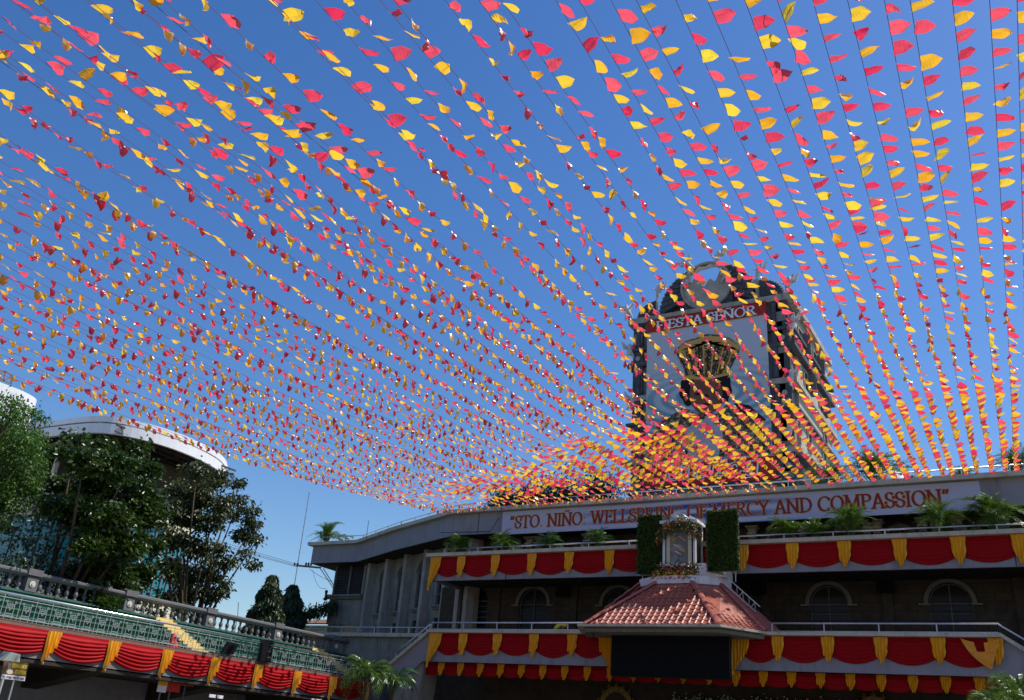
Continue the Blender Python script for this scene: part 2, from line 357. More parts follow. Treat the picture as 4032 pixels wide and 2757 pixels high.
# ================================================================ main church building
# unseen building closing the plaza, added to cut sky light; the bunting starts here
PB = thing('plaza_blocker_building', 'unseen building closing the plaza behind the viewer, added to cut sky light', 'building', (-15, -6, 0))
MB().box(-60, 30, -12, -5.2, 0, 14).build('wall', M['oldwall'], PB)
MB().box(-60.2, 30.2, -12.2, -5.0, 14, 14.3).build('cornice', M['cornice'], PB)
CH = thing('church_building', 'long grey church front with two draped balconies and a banner below the roof edge', 'church', (-16, 46, 0))
# roof parapet band: straight front then the wing bending back on the left
RP = [(9, 44), (-30.1, 44), (-36.5, 46.9), (-41.9, 49.75), (-46.2, 49.75), (-46.2, 56)]
MB().sweep(RP, [(0, 13.02), (0, 14.27)]).build('roof_band', M['band'], CH)
MB().sweep(RP, [(-.3, 14.27), (.06, 14.27), (.12, 14.33), (.16, 14.34), (.16, 14.40), (.24, 14.43), (.24, 14.50), (-.3, 14.50)], True).build('roof_cornice', M['cornice'], CH)
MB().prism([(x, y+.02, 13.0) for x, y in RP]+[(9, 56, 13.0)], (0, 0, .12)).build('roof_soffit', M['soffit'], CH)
MB().prism([(x, y+.35, 14.0) for x, y in RP]+[(9, 60, 14.0)], (0, 0, .1)).build('roof_slab', M['band'], CH)
for a, b in ((9, -12.0), (-12.01, -30.1)):
    pass
for x in (-28.4, -36.6, 3.0): MB().box(x, x+.03, 43.985, 43.998, 13.05, 14.25).build('expansion_joint', M['joint'], CH)
for x in (-25.2, -12.6, -1.1): MB().box(x, x+.025, 42.17, 42.198, 10.05, 11.3).build('expansion_joint', M['joint'], CH)
MB().tube([(-31.0, 43.9, 13.2), (-27.5, 43.93, 13.12), (-27.0, 43.95, 13.9)], .015, 4).build('loose_cable', M['black'], CH)
# third level floor and its balcony
UY, LY = 42.2, 40.2
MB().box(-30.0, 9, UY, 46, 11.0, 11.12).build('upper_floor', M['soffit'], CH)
MB().box(-30.0, 9, UY, UY+.16, 10.04, 11.34).build('upper_balcony_band', M['band'], CH)
MB().box(-30.0, -29.84, UY+.161, 45.5, 10.04, 11.34).build('upper_balcony_side', M['band'], CH)
MB().sweep([(9, UY), (-30.05, UY), (-30.05, 45.4)], [(-.3, 11.345), (.05, 11.345), (.10, 11.39), (.22, 11.42), (.26, 11.46), (.26, 11.53), (-.3, 11.53)], True).build('upper_cornice', M['cornice'], CH)
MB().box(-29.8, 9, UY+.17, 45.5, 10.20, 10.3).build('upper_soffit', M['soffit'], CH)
# second level floor, balcony band and stair parapet on the left and right
kL = 40.2/41.8
def lx(v): return v*kL
def lz(v): return 1.6+(v-1.6)*kL
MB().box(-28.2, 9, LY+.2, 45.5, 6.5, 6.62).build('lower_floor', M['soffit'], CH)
MB().prism([(lx(x), LY, lz(z)) for x, z in ((-1.9, 7.17), (-29.4, 7.17), (-31.95, 5.30), (-31.7, 4.2), (-30.76, 4.9), (-29.75, 5.72), (-1.9, 5.72))], (0, .16, 0)).build('lower_balcony_band', M['band'], CH)
MB().sweep([(lx(-1.95), LY), (lx(-29.45), LY)], [(-.3, lz(7.18)), (.05, lz(7.18)), (.08, lz(7.22)), (.2, lz(7.25)), (.2, lz(7.33)), (-.3, lz(7.33))], True).build('lower_cornice', M['cornice'], CH)
for (a, b) in (((lx(-29.45), lz(7.33)), (lx(-32.05), lz(5.40))), ((lx(-1.95), lz(7.33)), (lx(1.6), lz(4.75)))):
    MB().prism([(a[0], LY-.2, a[1]), (b[0], LY-.2, b[1]), (b[0], LY-.2, b[1]-.16), (a[0], LY-.2, a[1]-.16)], (0, .5, 0)).build('stair_coping', M['cornice'], CH)
MB().prism([(lx(-1.9), LY, lz(7.17)), (lx(1.6), LY, lz(4.6)), (lx(1.6), LY, lz(3.2)), (lx(-1.9), LY, lz(5.72))], (0, .16, 0)).build('stair_parapet', M['band'], CH)
MB().prism([(lx(-29.75), LY+.161, lz(5.72)), (lx(-31.7), LY+.161, lz(4.2)), (lx(-31.7), LY+.161, 0), (lx(-30.2), LY+.161, 0)], (0, 1.4, 0)).build('stair_wall', M['oldwall'], CH)
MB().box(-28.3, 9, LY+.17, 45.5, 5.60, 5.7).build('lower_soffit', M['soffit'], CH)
# walls
def wall_with_arches(x0, x1, Y, z0, z1, holes, th, name, m):
    """holes: (xa, xb, zb, zspring) round-headed openings, real thickness"""
    mb = MB(); cur = x0
    for xa, xb, zb, zs in sorted(holes):
        mb.box(cur, xa, Y, Y+th, z0, z1)
        if zb > z0: mb.box(xa, xb, Y, Y+th, z0, zb)
        r = (xb-xa)/2; cx = (xa+xb)/2; n = 16
        for i in range(n):
            a0 = math.pi*(1-i/n); a1 = math.pi*(1-(i+1)/n)
            p0 = (cx+r*math.cos(a0), zs+r*math.sin(a0)); p1 = (cx+r*math.cos(a1), zs+r*math.sin(a1))
            mb.prism([(p0[0], Y, p0[1]), (p1[0], Y, p1[1]), (p1[0], Y, z1), (p0[0], Y, z1)], (0, th, 0))
        cur = xb
    mb.box(cur, x1, Y, Y+th, z0, z1)
    return mb.build(name, m, CH)
A2 = [(-29.85, -28.25, 8.0, 9.5), (-26.15, -24.35, 6.95, 9.25), (-20.95, -19.2, 6.95, 9.2), (-16.6, -13.6, 6.95, 8.9), (-10.12, -8.36, 6.95, 9.15), (-4.88, -3.10, 6.95, 9.15), (.5, 2.3, 6.95, 9.15)]
wall_with_arches(-31.5, 9, 45.5, 6.5, 10.3, A2, .3, 'second_storey_wall', M['coral'])
A3 = [(-27.9, -26.3, 11.1, 12.25), (-23.4, -22.5, 11.1, 12.1), (-20.3, -19.3, 11.1, 12.1), (-12.0, -10.7, 11.1, 12.05), (-6.4, -5.2, 11.1, 12.05), (-2.9, -1.9, 11.1, 12.2), (-.6, .6, 11.1, 12.2)]
wall_with_arches(-31.5, 9, 45.6, 11.1, 13.05, A3, .3, 'third_storey_wall', M['coral'])
MB().box(-31.5, 9, 44.6, 44.9, 0, 5.59).build('ground_storey_wall', M['coral'], CH)
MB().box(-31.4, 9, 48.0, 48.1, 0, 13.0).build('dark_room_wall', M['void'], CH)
# stone courses of the second storey wall, as recessed joints
jb = MB()
for k in range(8): jb.box(-31.4, 9, 45.492, 45.499, 7.2+k*.4, 7.225+k*.4)
for k in range(8):
    for i in range(50):
        x = -31+i*.8+(.4 if k % 2 else 0)
        if not any(a[0]-.3 < x < a[1]+.3 for a in A2): jb.box(x, x+.022, 45.490, 45.4985, 6.82+k*.4, 7.2+k*.4)
jb.build('stone_joint', M['joint'], CH, kind='stuff')
def arch_window(parent, xa, xb, zb, zs, Y, mould=True, panes=(2, 4), m=M['glass'], fm=M['frame'], imp=True):
    r = (xb-xa)/2; cx = (xa+xb)/2
    w = MB(); a = [(cx+r*math.cos(math.pi*i/20), Y+.22, zs+r*math.sin(math.pi*i/20)) for i in range(21)]
    w.prism([(xb, Y+.22, zb), (xb, Y+.22, zs)]+a[1:-1]+[(xa, Y+.22, zs), (xa, Y+.22, zb)], (0, .03, 0))
    win = w.build('window', m, parent)
    f = MB(); t = .05
    f.box(xa, xa+t, Y+.14, Y+.215, zb, zs); f.box(xb-t, xb, Y+.14, Y+.215, zb, zs); f.box(xa, xb, Y+.13, Y+.212, zs-.03, zs+.03)
    for i in range(1, panes[0]): x = xa+(xb-xa)*i/panes[0]; f.box(x-.025, x+.025, Y+.145, Y+.21, zb, zs+math.sqrt(max(0, r*r-(x-cx)**2))-.03)
    for i in range(1, panes[1]): z = zb+(zs-zb)*i/panes[1]; f.box(xa+t, xb-t, Y+.15, Y+.205, z-.02, z+.02)
    for i in range(20):
        a0, a1 = math.pi*i/20, math.pi*(i+1)/20
        f.prism([(cx+rr*math.cos(aa), Y+.14, zs+rr*math.sin(aa)) for rr, aa in ((r, a0), (r, a1), (r-t, a1), (r-t, a0))], (0, .07, 0))
    f.build('frame', fm, win)
    if mould:
        g2 = MB(); R1, R2 = r+.02, r+.2
        for i in range(20):
            a0, a1 = math.pi*i/20, math.pi*(i+1)/20
            g2.prism([(cx+rr*math.cos(aa), Y-.10, zs+rr*math.sin(aa)) for rr, aa in ((R2, a0), (R2, a1), (R1, a1), (R1, a0))], (0, .098, 0))
        if imp:
            g2.box(xa-.42, xa+.02, Y-.14, Y-.002, zs-.1, zs-.01); g2.box(xb-.02, xb+.42, Y-.14, Y-.002, zs-.1, zs-.01)
            g2.box(cx-.16, cx+.16, Y-.13, Y-.003, zs+r+.12, zs+r+.5)
        g2.build('arch_moulding', M['arch'], parent)
    return win
for i, a in enumerate(A2):
    arch_window(CH, a[0], a[1], a[2], a[3], 45.5, mould=i > 0, panes=(2, 5) if i != 3 else (4, 6))
for i, a in enumerate(A3):
    arch_window(CH, a[0], a[1], a[2], a[3], 45.6, mould=i in (0, 3, 4), panes=(2, 2), m=M['shutter'] if i in (0,) else M['glass'], fm=M['arch'], imp=False)
# third level columns with capitals, and the pale panels between them
def column3(x, w=.34):
    c = MB().box(x-w/2, x+w/2, 45.15, 45.55, 11.15, 12.55).build('column', M['arch'], CH)
    MB().box(x-w/2+.07, x+w/2-.07, 45.12, 45.148, 11.45, 12.35).build('column_panel', M['towdk'], c)
    k = MB(); k.box(x-w/2-.05, x+w/2+.05, 45.05, 45.6, 12.56, 12.66); k.lathe([(.2, 0), (.24, .12), (.30, .22)], 8, (x, 45.35, 12.67)); k.box(x-w/2-.14, x+w/2+.14, 45.0, 45.6, 12.90, 12.99)
    k.box(x-w/2-.06, x+w/2+.06, 45.08, 45.6, 11.13, 11.3)
    k.build('capital', M['cornice'], c)
for x in (-25.6, -25.0, -24.2, -21.9, -21.2, -18.4, -12.7, -10.2, -9.6, -7.2, -6.75, -4.75, -4.2, -3.3, -1.4, .9, 3): column3(x)
for x0, x1 in ((-24.0, -23.5), (-22.4, -22.05), (-3.2, -2.95), (-1.85, -1.6)):
    MB().box(x0, x1, 45.4, 45.58, 11.15, 12.5).build('pale_panel', M['shutter'], CH)
# pilasters on the second storey
for x in (-27.6, -22.7, -18.0, -12.2, -6.6, -1.2, 4): MB().box(x-.22, x+.22, 45.38, 45.489, 6.9, 10.2).build('pilaster', M['coral'], CH)
# square pier at the left end of the second storey
MB().box(-30.15, -29.9, 44.9, 45.3, 7.0, 10.2).build('pier', M['column'], CH)
MB().box(-31.5, -31.2, 42.6, 46, 0, 6.9).build('end_wall', M['oldwall'], CH)
# railings on the roof, upper and lower levels
def rail_run(parent, pts, h, step, r=.035, m=M['steel'], low=False, name='railing'):
    rb = MB().tube([(p[0], p[1], p[2]+h) for p in pts], r, 6)
    if low: rb.tube([(p[0], p[1], p[2]+.06) for p in pts], r*.8, 6)
    ro = rb.build(name, m, parent, smooth=True)
    for a, b in zip(pts[:-1], pts[1:]):
        a, b = Vector(a), Vector(b); n = max(1, round((b-a).length/step))
        for i in range(n+1):
            p = a.lerp(b, i/n); MB().tube([p, p+Vector((0, 0, h))], r*.85, 5).build('rail_post', m, ro)
    return ro
rail_run(CH, [(-45.6, 49.9, 14.5), (-41.8, 49.95, 14.5), (-36.4, 47.1, 14.5), (-30.0, 44.25, 14.5), (5, 44.25, 14.5)], .42, 1.9)
rail_run(CH, [(-29.4, UY+.1, 11.53), (-15.9, UY+.1, 11.53)], .28, 2.2, .04)
rail_run(CH, [(-12.6, UY+.1, 11.53), (5, UY+.1, 11.53)], .28, 2.2, .04)
rail_run(CH, [(lx(-29.4), LY+.05, lz(7.33)), (lx(-19.1), LY+.05, lz(7.33))], .385, 2.2, .04, low=True)
rail_run(CH, [(lx(-11.0), LY+.05, lz(7.33)), (lx(-2.05), LY+.05, lz(7.33)), (lx(1.6), LY+.05, lz(4.8))], .385, 2.0, .04, low=True)
rail_run(CH, [(lx(-29.5), LY+.05, lz(7.33)), (lx(-31.6), LY+.05, lz(5.78))], .31, 2.4, .04)

# ---------------------------------------------------------------- left wing of the church
def along(a, b, t): return (a[0]+(b[0]-a[0])*t, a[1]+(b[1]-a[1])*t)
CA, CB = (-41.7, 50.55), (-29.1, 43.75+.95)
dirv = Vector((CB[0]-CA[0], CB[1]-CA[1], 0)).normalized(); nrm = Vector((dirv.y, -dirv.x, 0))
def wpt(s, o, z): p = Vector((CA[0], CA[1], 0))+dirv*s-nrm*o; return (p.x, p.y, z)
WL = Vector((CB[0]-CA[0], CB[1]-CA[1], 0)).length
wins = [(1.0+2.62*i+.55, 1.0+2.62*i+2.0) for i in range(5)]
# wing wall in pieces round the openings
wb = MB(); OFF = .46
def wbox(mb, s0, s1, o0, o1, z0, z1): mb.prism([wpt(s0, o0, z0), wpt(s1, o0, z0), wpt(s1, o0, z1), wpt(s0, o0, z1)], tuple(-nrm*(o1-o0)))
cur = 0
for s0, s1 in wins:
    wbox(wb, cur, s0, OFF, OFF+.3, 0, 13.0); wbox(wb, s0, s1, OFF, OFF+.3, 8.75, 9.5); wbox(wb, s0, s1, OFF, OFF+.3, 12.55, 13.0); wbox(wb, s0, s1, OFF, OFF+.3, 0, 7.5)
    r = (s1-s0)/2; cs = (s0+s1)/2
    for i in range(12):
        a0 = math.pi*(1-i/12); a1 = math.pi*(1-(i+1)/12)
        q = [(cs+r*math.cos(a0), 11.75+r*math.sin(a0)), (cs+r*math.cos(a1), 11.75+r*math.sin(a1))]
        wb.prism([wpt(q[0][0], OFF, q[0][1]), wpt(q[1][0], OFF, q[1][1]), wpt(q[1][0], OFF, 12.56), wpt(q[0][0], OFF, 12.56)], tuple(-nrm*.3))
    cur = s1
wbox(wb, cur, WL, OFF, OFF+.3, 0, 13.0)
wb.build('wing_wall', M['oldwall'], CH)
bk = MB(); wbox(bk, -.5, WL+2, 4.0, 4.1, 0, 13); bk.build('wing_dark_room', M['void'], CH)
for s0, s1 in wins:
    r = (s1-s0)/2; cs = (s0+s1)/2
    g1 = MB(); g1.prism([wpt(s0, OFF+.2, 9.5), wpt(s1, OFF+.2, 9.5)]+[wpt(cs+r*math.cos(math.pi*i/14), OFF+.2, 11.75+r*math.sin(math.pi*i/14)) for i in range(15)], tuple(-nrm*.02))
    wo_ = g1.build('window', M['glass'], CH)
    f = MB(); wbox(f, s0, s0+.07, OFF+.08, OFF+.19, 9.5, 11.75); wbox(f, s1-.07, s1, OFF+.08, OFF+.19, 9.5, 11.75); wbox(f, cs-.035, cs+.035, OFF+.09, OFF+.185, 9.5, 12.45)
    for z in (10.2, 10.95, 11.7): wbox(f, s0+.07, s1-.07, OFF+.1, OFF+.18, z-.03, z+.03)
    for i in range(14):
        a0, a1 = math.pi*i/14, math.pi*(i+1)/14
        f.prism([wpt(cs+rr*math.cos(aa), OFF+.085, 11.75+rr*math.sin(aa)) for rr, aa in ((r, a0), (r, a1), (r-.07, a1), (r-.07, a0))], tuple(-nrm*.1))
    f.build('frame', M['frame'], wo_)
    sb = MB(); wbox(sb, s0-.15, s1+.15, OFF-.18, OFF-.002, 9.38, 9.5); wbox(sb, s0-.1, s1+.1, OFF-.10, OFF-.003, 9.25, 9.375); sb.build('sill', M['arch'], wo_)
    ar = MB()
    for i in range(14):
        a0, a1 = math.pi*i/14, math.pi*(i+1)/14
        ar.prism([wpt(cs+rr*math.cos(aa), OFF-.06, 11.75+rr*math.sin(aa)) for rr, aa in ((r+.16, a0), (r+.16, a1), (r+.01, a1), (r+.01, a0))], tuple(-nrm*.055))
    ar.build('arch_moulding', M['arch'], wo_)
    lo = MB(); wbox(lo, s0, s1, OFF+.15, OFF+.2, 7.5, 8.75); lw = lo.build('window', M['glass'], CH)
    lf = MB(); wbox(lf, cs-.03, cs+.03, OFF+.1, OFF+.145, 7.5, 8.75); wbox(lf, s0, s1, OFF+.1, OFF+.14, 8.1, 8.16); lf.build('frame', M['frame'], lw)
for i in range(6):
    s = .55+2.62*i; cb = MB(); wbox(cb, s-.19, s+.19, -.05, OFF-.005, 5.5, 12.98); cb.build('column', M['column'], CH)
# corner room at the far left end of the wing
rm = MB(); rm.box(-44.75, -41.75, 50.75, 51.0, 8.9, 10.75); rm.box(-44.75, -44.6, 51.0, 57, 5, 13); rm.box(-44.6, -43.35, 50.8, 51.0, 5, 8.89); rm.box(-41.95, -41.8, 50.74, 51.1, 5, 13)
rm.build('corner_room_wall', M['oldwall'], CH)
MB().box(-45.0, -41.8, 50.45, 50.74, 10.76, 10.92).box(-44.95, -41.8, 50.55, 50.735, 10.62, 10.755).build('ledge', M['arch'], CH)
lv = MB().box(-44.55, -41.95, 50.95, 51.0, 10.93, 12.98).build('louvre_window', M['glass'], CH)
fb = MB()
for x in (-44.62, -43.25, -42.0): fb.box(x-.05, x+.05, 50.8, 50.945, 10.93, 12.95)
fb.build('frame', M['arch'], lv)
for k in range(17): MB().bar((-44.55, 50.9, 11.0+k*.115), (-43.3, 50.9, 11.0+k*.115), .09, .012, up=(0, -.6, 1)).build('louvre_slat', M['towdk'], lv)
for k in range(17): MB().bar((-43.2, 50.9, 11.0+k*.115), (-42.05, 50.9, 11.0+k*.115), .09, .012, up=(0, -.6, 1)).build('louvre_slat', M['towdk'], lv)
# terrace in front of the wing
MB().box(-40.4, -31.3, 44.0, 44.25, 0, 7.2).build('terrace_wall', M['oldwall'], CH)
MB().sweep([(-31.3, 44.0), (-40.45, 44.0), (-40.45, 50)], [(-.3, 7.21), (.04, 7.21), (.1, 7.27), (.18, 7.30), (.18, 7.42), (-.3, 7.42)], True).build('terrace_cornice', M['cornice'], CH)
MB().box(-40.4, -31.5, 44.26, 51, 7.1, 7.19).build('terrace_floor', M['soffit'], CH)
rail_run(CH, [(-40.1, 44.1, 7.42), (-31.3, 44.1, 7.42)], .36, 1.25, .04)

# ================================================================ pavilion with the tiled roof
PV = thing('pavilion', 'pavilion with red tiled hipped roof projecting from the lower balcony', 'pavilion', (-15.2, 39.9, 7.0))
SL = D2R(40); PX0, PX1, PYF, PZ = -18.4, -12.15, 38.0, 7.1
RUN = 2.75; PZT = PZ+RUN*math.tan(SL)
# plan of the eave: front-left, front-right, right corner (turned), and back
FLc, FRc, RRc = (-18.4, 38.0), (-12.2, 38.0), (-10.82, 40.12)
TL, TR, TRR = (-16.05, 38.0+RUN), (-14.3, 38.0+RUN), (-13.2, 38.0+RUN+.75)
BLc = (-19.3, 40.35); TLL = (-17.1, 38.0+RUN+.75)
def P3(p, z): return (p[0], p[1], z)
deck = MB()
RB, LB = (-10.35, 42.1), (-19.7, 42.1)
TRB, TLB = (-13.0, 42.1), (-17.3, 42.1)
for a, b, c, d in ((FLc, FRc, TR, TL), (FRc, RRc, TRR, TR), (BLc, FLc, TL, TLL), (RRc, RB, TRB, TRR), (LB, BLc, TLL, TLB)):
    deck.quad(P3(a, PZ-.02), P3(b, PZ-.02), P3(c, PZT-.02), P3(d, PZT-.02))
deck.build('roof_deck', M['tile'], PV)
# one interlocking tile: s-profile across, drops at its lower edge
def tile_mesh(wd, ln):
    mb = MB(); prof = [(0, .0), (.28, -.012), (.55, .0), (.70, .045), (.84, .055), (.95, .03), (1.02, .0)]
    n = len(prof)
    for v, lift in ((0, .035), (1.04, .004)):
        for u, h in prof: mb.v.append((u*wd, v*ln, h+lift))
    for i in range(n-1): mb.f.append((i, i+1, n+i+1, n+i))
    k = len(mb.v)
    for u, h in prof: mb.v.append((u*wd, 0, h+.005))
    for i in range(n-1): mb.f.append((k+i, k+i+1, i+1, i))
    return mb.mesh('tile', M['tile'], False)
TW, TLN = .29, .30
tme = tile_mesh(TW, TLN)
def lay_tiles(parent, A, B, C, D, off=.01, skip=0):
    """A-B eave, D-C top"""
    A, B, C, D = [Vector(p) for p in (A, B, C, D)]
    ex = (B-A).normalized(); nn = ex.cross(D-A).normalized(); ey = nn.cross(ex).normalized(); H = (D-A).dot(ey); W = (B-A).length
    dl = (D-A).dot(ex); dr = (C-A).dot(ex)
    rows = int(H/TLN); cnt = 0; out = []
    for j in range(rows):
        v = j*TLN; vt = v+TLN*.5; xl = dl*vt/H; xr = W+(dr-W)*vt/H
        i0 = math.ceil(xl/TW); i1 = int((xr)/TW)
        for i in range(i0, i1):
            out.append(Matrix(((ex.x, ey.x, nn.x, 0), (ex.y, ey.y, nn.y, 0), (ex.z, ey.z, nn.z, 0), (0, 0, 0, 1))))
            p = A+ex*(i*TW)+ey*v+nn*off; m = out[-1]; m.translation = p-PV.location
            jit = rnd.uniform(-.006, .006); m.translation = m.translation+nn*jit
            link('roof_tile', tme, parent, mtx=m); cnt += 1
    return cnt
lay_tiles(PV, P3(FLc, PZ), P3(FRc, PZ), P3(TR, PZT), P3(TL, PZT))
# side slopes
for fac in ((FRc, RRc, TRR, TR), (BLc, FLc, TL, TLL), (RRc, RB, TRB, TRR)):
    lay_tiles(PV, P3(fac[0], PZ), P3(fac[1], PZ), P3(fac[2], PZT), P3(fac[3], PZT))
for a, b in ((FRc, TR), (FLc, TL), (RRc, TRR), (BLc, TLL)):
    A, B = Vector(P3(a, PZ+.03)), Vector(P3(b, PZT+.03)); n = 9
    for i in range(n):
        p, q = A.lerp(B, i/n), A.lerp(B, (i+1.06)/n)
        d = (q-p).normalized(); sd = d.cross(Vector((0, 0, 1))).normalized(); up = sd.cross(d)
        mb = MB(); k = 7
        for e, rr in ((p, .17), (q, .145)):
            for t in range(k): an = math.pi*t/(k-1); mb.v.append(tuple(e+sd*math.cos(an)*rr+up*math.sin(an)*rr*.62))
        for t in range(k-1): mb.f.append((t, t+1, k+t+1, k+t))
        mb.f.append(tuple(range(k))[::-1])
        mb.build('ridge_tile', M['tile'], PV, smooth=False)
# eave board, gutter and soffit
ev = [(-10.82, 40.15), FRc, FLc, (-19.2, 40.0)]
MB().sweep(ev, [(-.3, 6.99), (.02, 6.99), (.02, 7.02), (.05, 7.03), (.05, 7.085), (-.3, 7.085)], True).build('eave_board', M['cornice'], PV)
MB().sweep(ev, [(.055, 7.05), (.10, 7.06), (.10, 7.13), (.04, 7.13)]).build('gutter', M['brown'], PV)
MB().prism([P3(p, 6.80) for p in ((-11.3, 40.12), (-12.5, 38.55), (-18.1, 38.55), (-18.9, 40.1))], (0, 0, .1)).build('soffit', M['arch'], PV)
MB().sweep([(-11.1, 40.12), (-12.35, 38.35), (-18.2, 38.35), (-18.95, 40.1)], [(-.3, 6.80), (0, 6.80), (.22, 6.96), (-.3, 6.96)], True).build('cove', M['arch'], PV)
# white kerb at the top of the tiles
top = [(-13.0, 42.15), TRR, TR, TL, TLL, (-17.3, 42.15)]
MB().sweep([(p[0], p[1]-.0) for p in top], [(.06, PZT-.06), (.06, PZT+.30), (-.12, PZT+.30), (-.12, PZT-.06)], True).build('roof_kerb', M['white'], PV)
MB().prism([P3(p, PZT+.12) for p in top], (0, 0, .04)).build('roof_platform', M['white'], PV)
MB().box(-14.2, -12.9, 41.2, 42.4, PZT+.3, PZT+.95).build('upstand', M['white'], PV)
# black LED wall hung below the pavilion roof
LD = thing('led_screen', 'large black switched-off led wall hanging under the tiled pavilion', 'screen', (-14.8, 39, 5.1))
for i in range(8):
    for j in range(3):
        x0 = -17.5+i*.675; z0 = 5.08+j*.545
        MB().box(x0, x0+.67, 39.0, 39.12, z0, z0+.54).build('led_panel', M['ledm'], LD)
MB().box(-17.55, -12.1, 39.13, 39.3, 5.04, 6.78).build('back_frame', M['black'], LD)
MB().box(-12.095, -12.06, 38.98, 39.12, 5.0, 6.78).build('side_trim', M['black'], LD)
# ================================================================ festive valances
def swag_mesh(wd, drop, endrop, nf=6, amp=.05, seed=0, asym=.0):
    r = random.Random(seed); nu, nv = 28, 48; V = []; F = []
    ph = r.uniform(0, 6)
    for j in range(nv+1):
        v = j/nv
        for i in range(nu+1):
            u = i/nu; s = 1-(2*u-1)**2
            sg = s**.85
            z = -(v*(endrop+(drop-endrop)*sg))
            gath = 1-.10*v*(0)
            env = .35+.65*abs(math.sin(math.pi*u))**.6
            if v > .12:
                fold = (v-.12)*nf/.88
                a = abs(math.sin(math.pi*(fold+.10*math.sin(6*u+ph))))**.7
            else: a = 0
            belly = .06*math.sin(math.pi*u)*math.sin(math.pi*min(1, v*1.1))
            d = .02+belly*1.0+amp*(a)*env*min(1, v*3)
            V.append(((u-.5)*wd, -d, z))
    for j in range(nv):
        for i in range(nu):
            a = j*(nu+1)+i; F.append((a, a+1, a+nu+2, a+nu+1))
    return npmesh('swag', V, F, M['red'], True)
def jabot_mesh(wd, drop, shape='c', npl=5, seed=0, m=None):
    """pleated tail: zig-zag depth and a stepped slanting hem"""
    r = random.Random(seed); mb = MB(); n = npl*4; nv = 12; cols = []
    for i in range(n+1):
        u = i/n
        if shape == 'c': L = 1-abs(2*u-1)**1.15*.44
        elif shape == 'l': L = 1-u*.62 if u > .18 else .93+u*.4
        else: L = 1-(1-u)*.62 if u < .82 else .93+(1-u)*.4
        k = i % 4; L += (.05 if k == 2 else -.03 if k == 0 else 0)
        d = (.02, .055, .10, .055)[k]
        cols.append((u, L, d))
    for j in range(nv+1):
        v = j/nv
        for u, L, d in cols:
            taper = 1-.14*v if shape == 'c' else 1-.12*v
            sh = 0 if shape == 'c' else (-.08*v if shape == 'l' else .08*v)
            x = ((u-.5)*taper+sh)*wd+.012*math.sin(v*7+u*9+seed)
            mb.v.append((x, -(d*(.8+.5*v)+.05), -v*drop*L))
    q = n+1
    for j in range(nv):
        for i in range(n): a = j*q+i; mb.f.append((a, a+1, a+q+1, a+q))
    # hem fold-backs
    for i in range(n):
        if i % 4 == 1:
            a = nv*q+i; p0, p1 = Vector(mb.v[a]), Vector(mb.v[a+1]); k = len(mb.v)
            mb.v += [tuple(p0), tuple(p1), tuple(p1+Vector((.04, .03, .10))), tuple(p0+Vector((.02, .03, .08)))]; mb.f.append((k, k+1, k+2, k+3))
    return mb.mesh('jabot', m or M['gold'], False)
def valance(name, label, jx, Y, zt, drop, endrop, jw, jd, rowface='-y', ends=('c', 'c'), group=None, nf=6, endw=None, amp=.05, jm=None, loc=None):
    """jx: positions of the jabots along the run; swags hang between them"""
    rot = Matrix() if rowface == '-y' else Matrix.Rotation(D2R(90), 4, 'Z')
    base = (Vector(((jx[0]+jx[-1])/2, Y, zt)) if rowface == '-y' else Vector((Y, (jx[0]+jx[-1])/2, zt)))
    T = thing(name, label, 'valance', base, group)
    def put(nm, me, x, dz=0, off=0):
        p = Vector((x, Y-off, zt+dz)) if rowface == '-y' else Vector((Y+off, x, zt+dz))
        return link(nm, me, T, mtx=Matrix.Translation(p-base) @ rot)
    for i in range(len(jx)-1):
        wd = jx[i+1]-jx[i]
        put('swag', swag_mesh(wd*1.0, drop*rnd.uniform(.96, 1.03), endrop, nf, amp, i+int(Y)), (jx[i]+jx[i+1])/2, 0)
    cache = {}
    for i, x in enumerate(jx):
        sh = ends[0] if i == 0 else ends[1] if i == len(jx)-1 else ('c' if rowface == '-y' else 'l')
        long = (i == 0 and ends[0] != 'c') or (i == len(jx)-1 and ends[1] != 'c')
        ww = (endw or jw) if long and rowface == '-y' else jw; dd = jd*(1.55 if long and rowface == '-y' else rnd.uniform(.97, 1.04))
        put('jabot', jabot_mesh(ww, dd, sh, 4 if ww < .7 else 6, i, jm), x, .0, .06)
    MB().box(-.01, .01, 0, .01, 0, .01)
    return T
GV = 'red and gold valances along the balconies'
valance('valance', 'red swags with gold tails on the upper balcony left of the shrine', [-29.75, -28.05, -25.85, -23.6, -21.4, -19.12, -16.8], UY, 11.33, 1.13, .72, .56, 1.22, ends=('l', 'c'), endw=.75, group=GV)
valance('valance', 'red swags with gold tails on the upper balcony right of the shrine', [-14.6, -12.3, -10.0, -7.72, -5.42, -3.12, -.85, 1.5, 3.8], UY, 11.33, 1.13, .72, .60, 1.22, group=GV)
valance('valance', 'red swags with gold tails on the lower balcony left of the black screen', [lx(v) for v in (-28.95, -27.2, -25.1, -22.95, -20.8, -19.0)], LY, lz(7.16), 1.06, .67, .54, 1.10, ends=('l', 'r'), endw=.82, group=GV)
valance('valance', 'red swags with gold tails on the lower balcony right of the black screen', [lx(v) for v in (-12.4, -10.75, -8.62, -6.48, -4.28, -2.2)], LY, lz(7.16), 1.06, .67, .54, 1.06, ends=('l', 'c'), endw=.85, group=GV)
valance('valance', 'short red scallops with small gold tails under the lower balcony', [(-30.1+1.232*i)*.9577 for i in range(24)], 40.7, 5.56, .63, .48, .40, .65, ends=('l', 'c'), group=GV, nf=3, amp=.03)
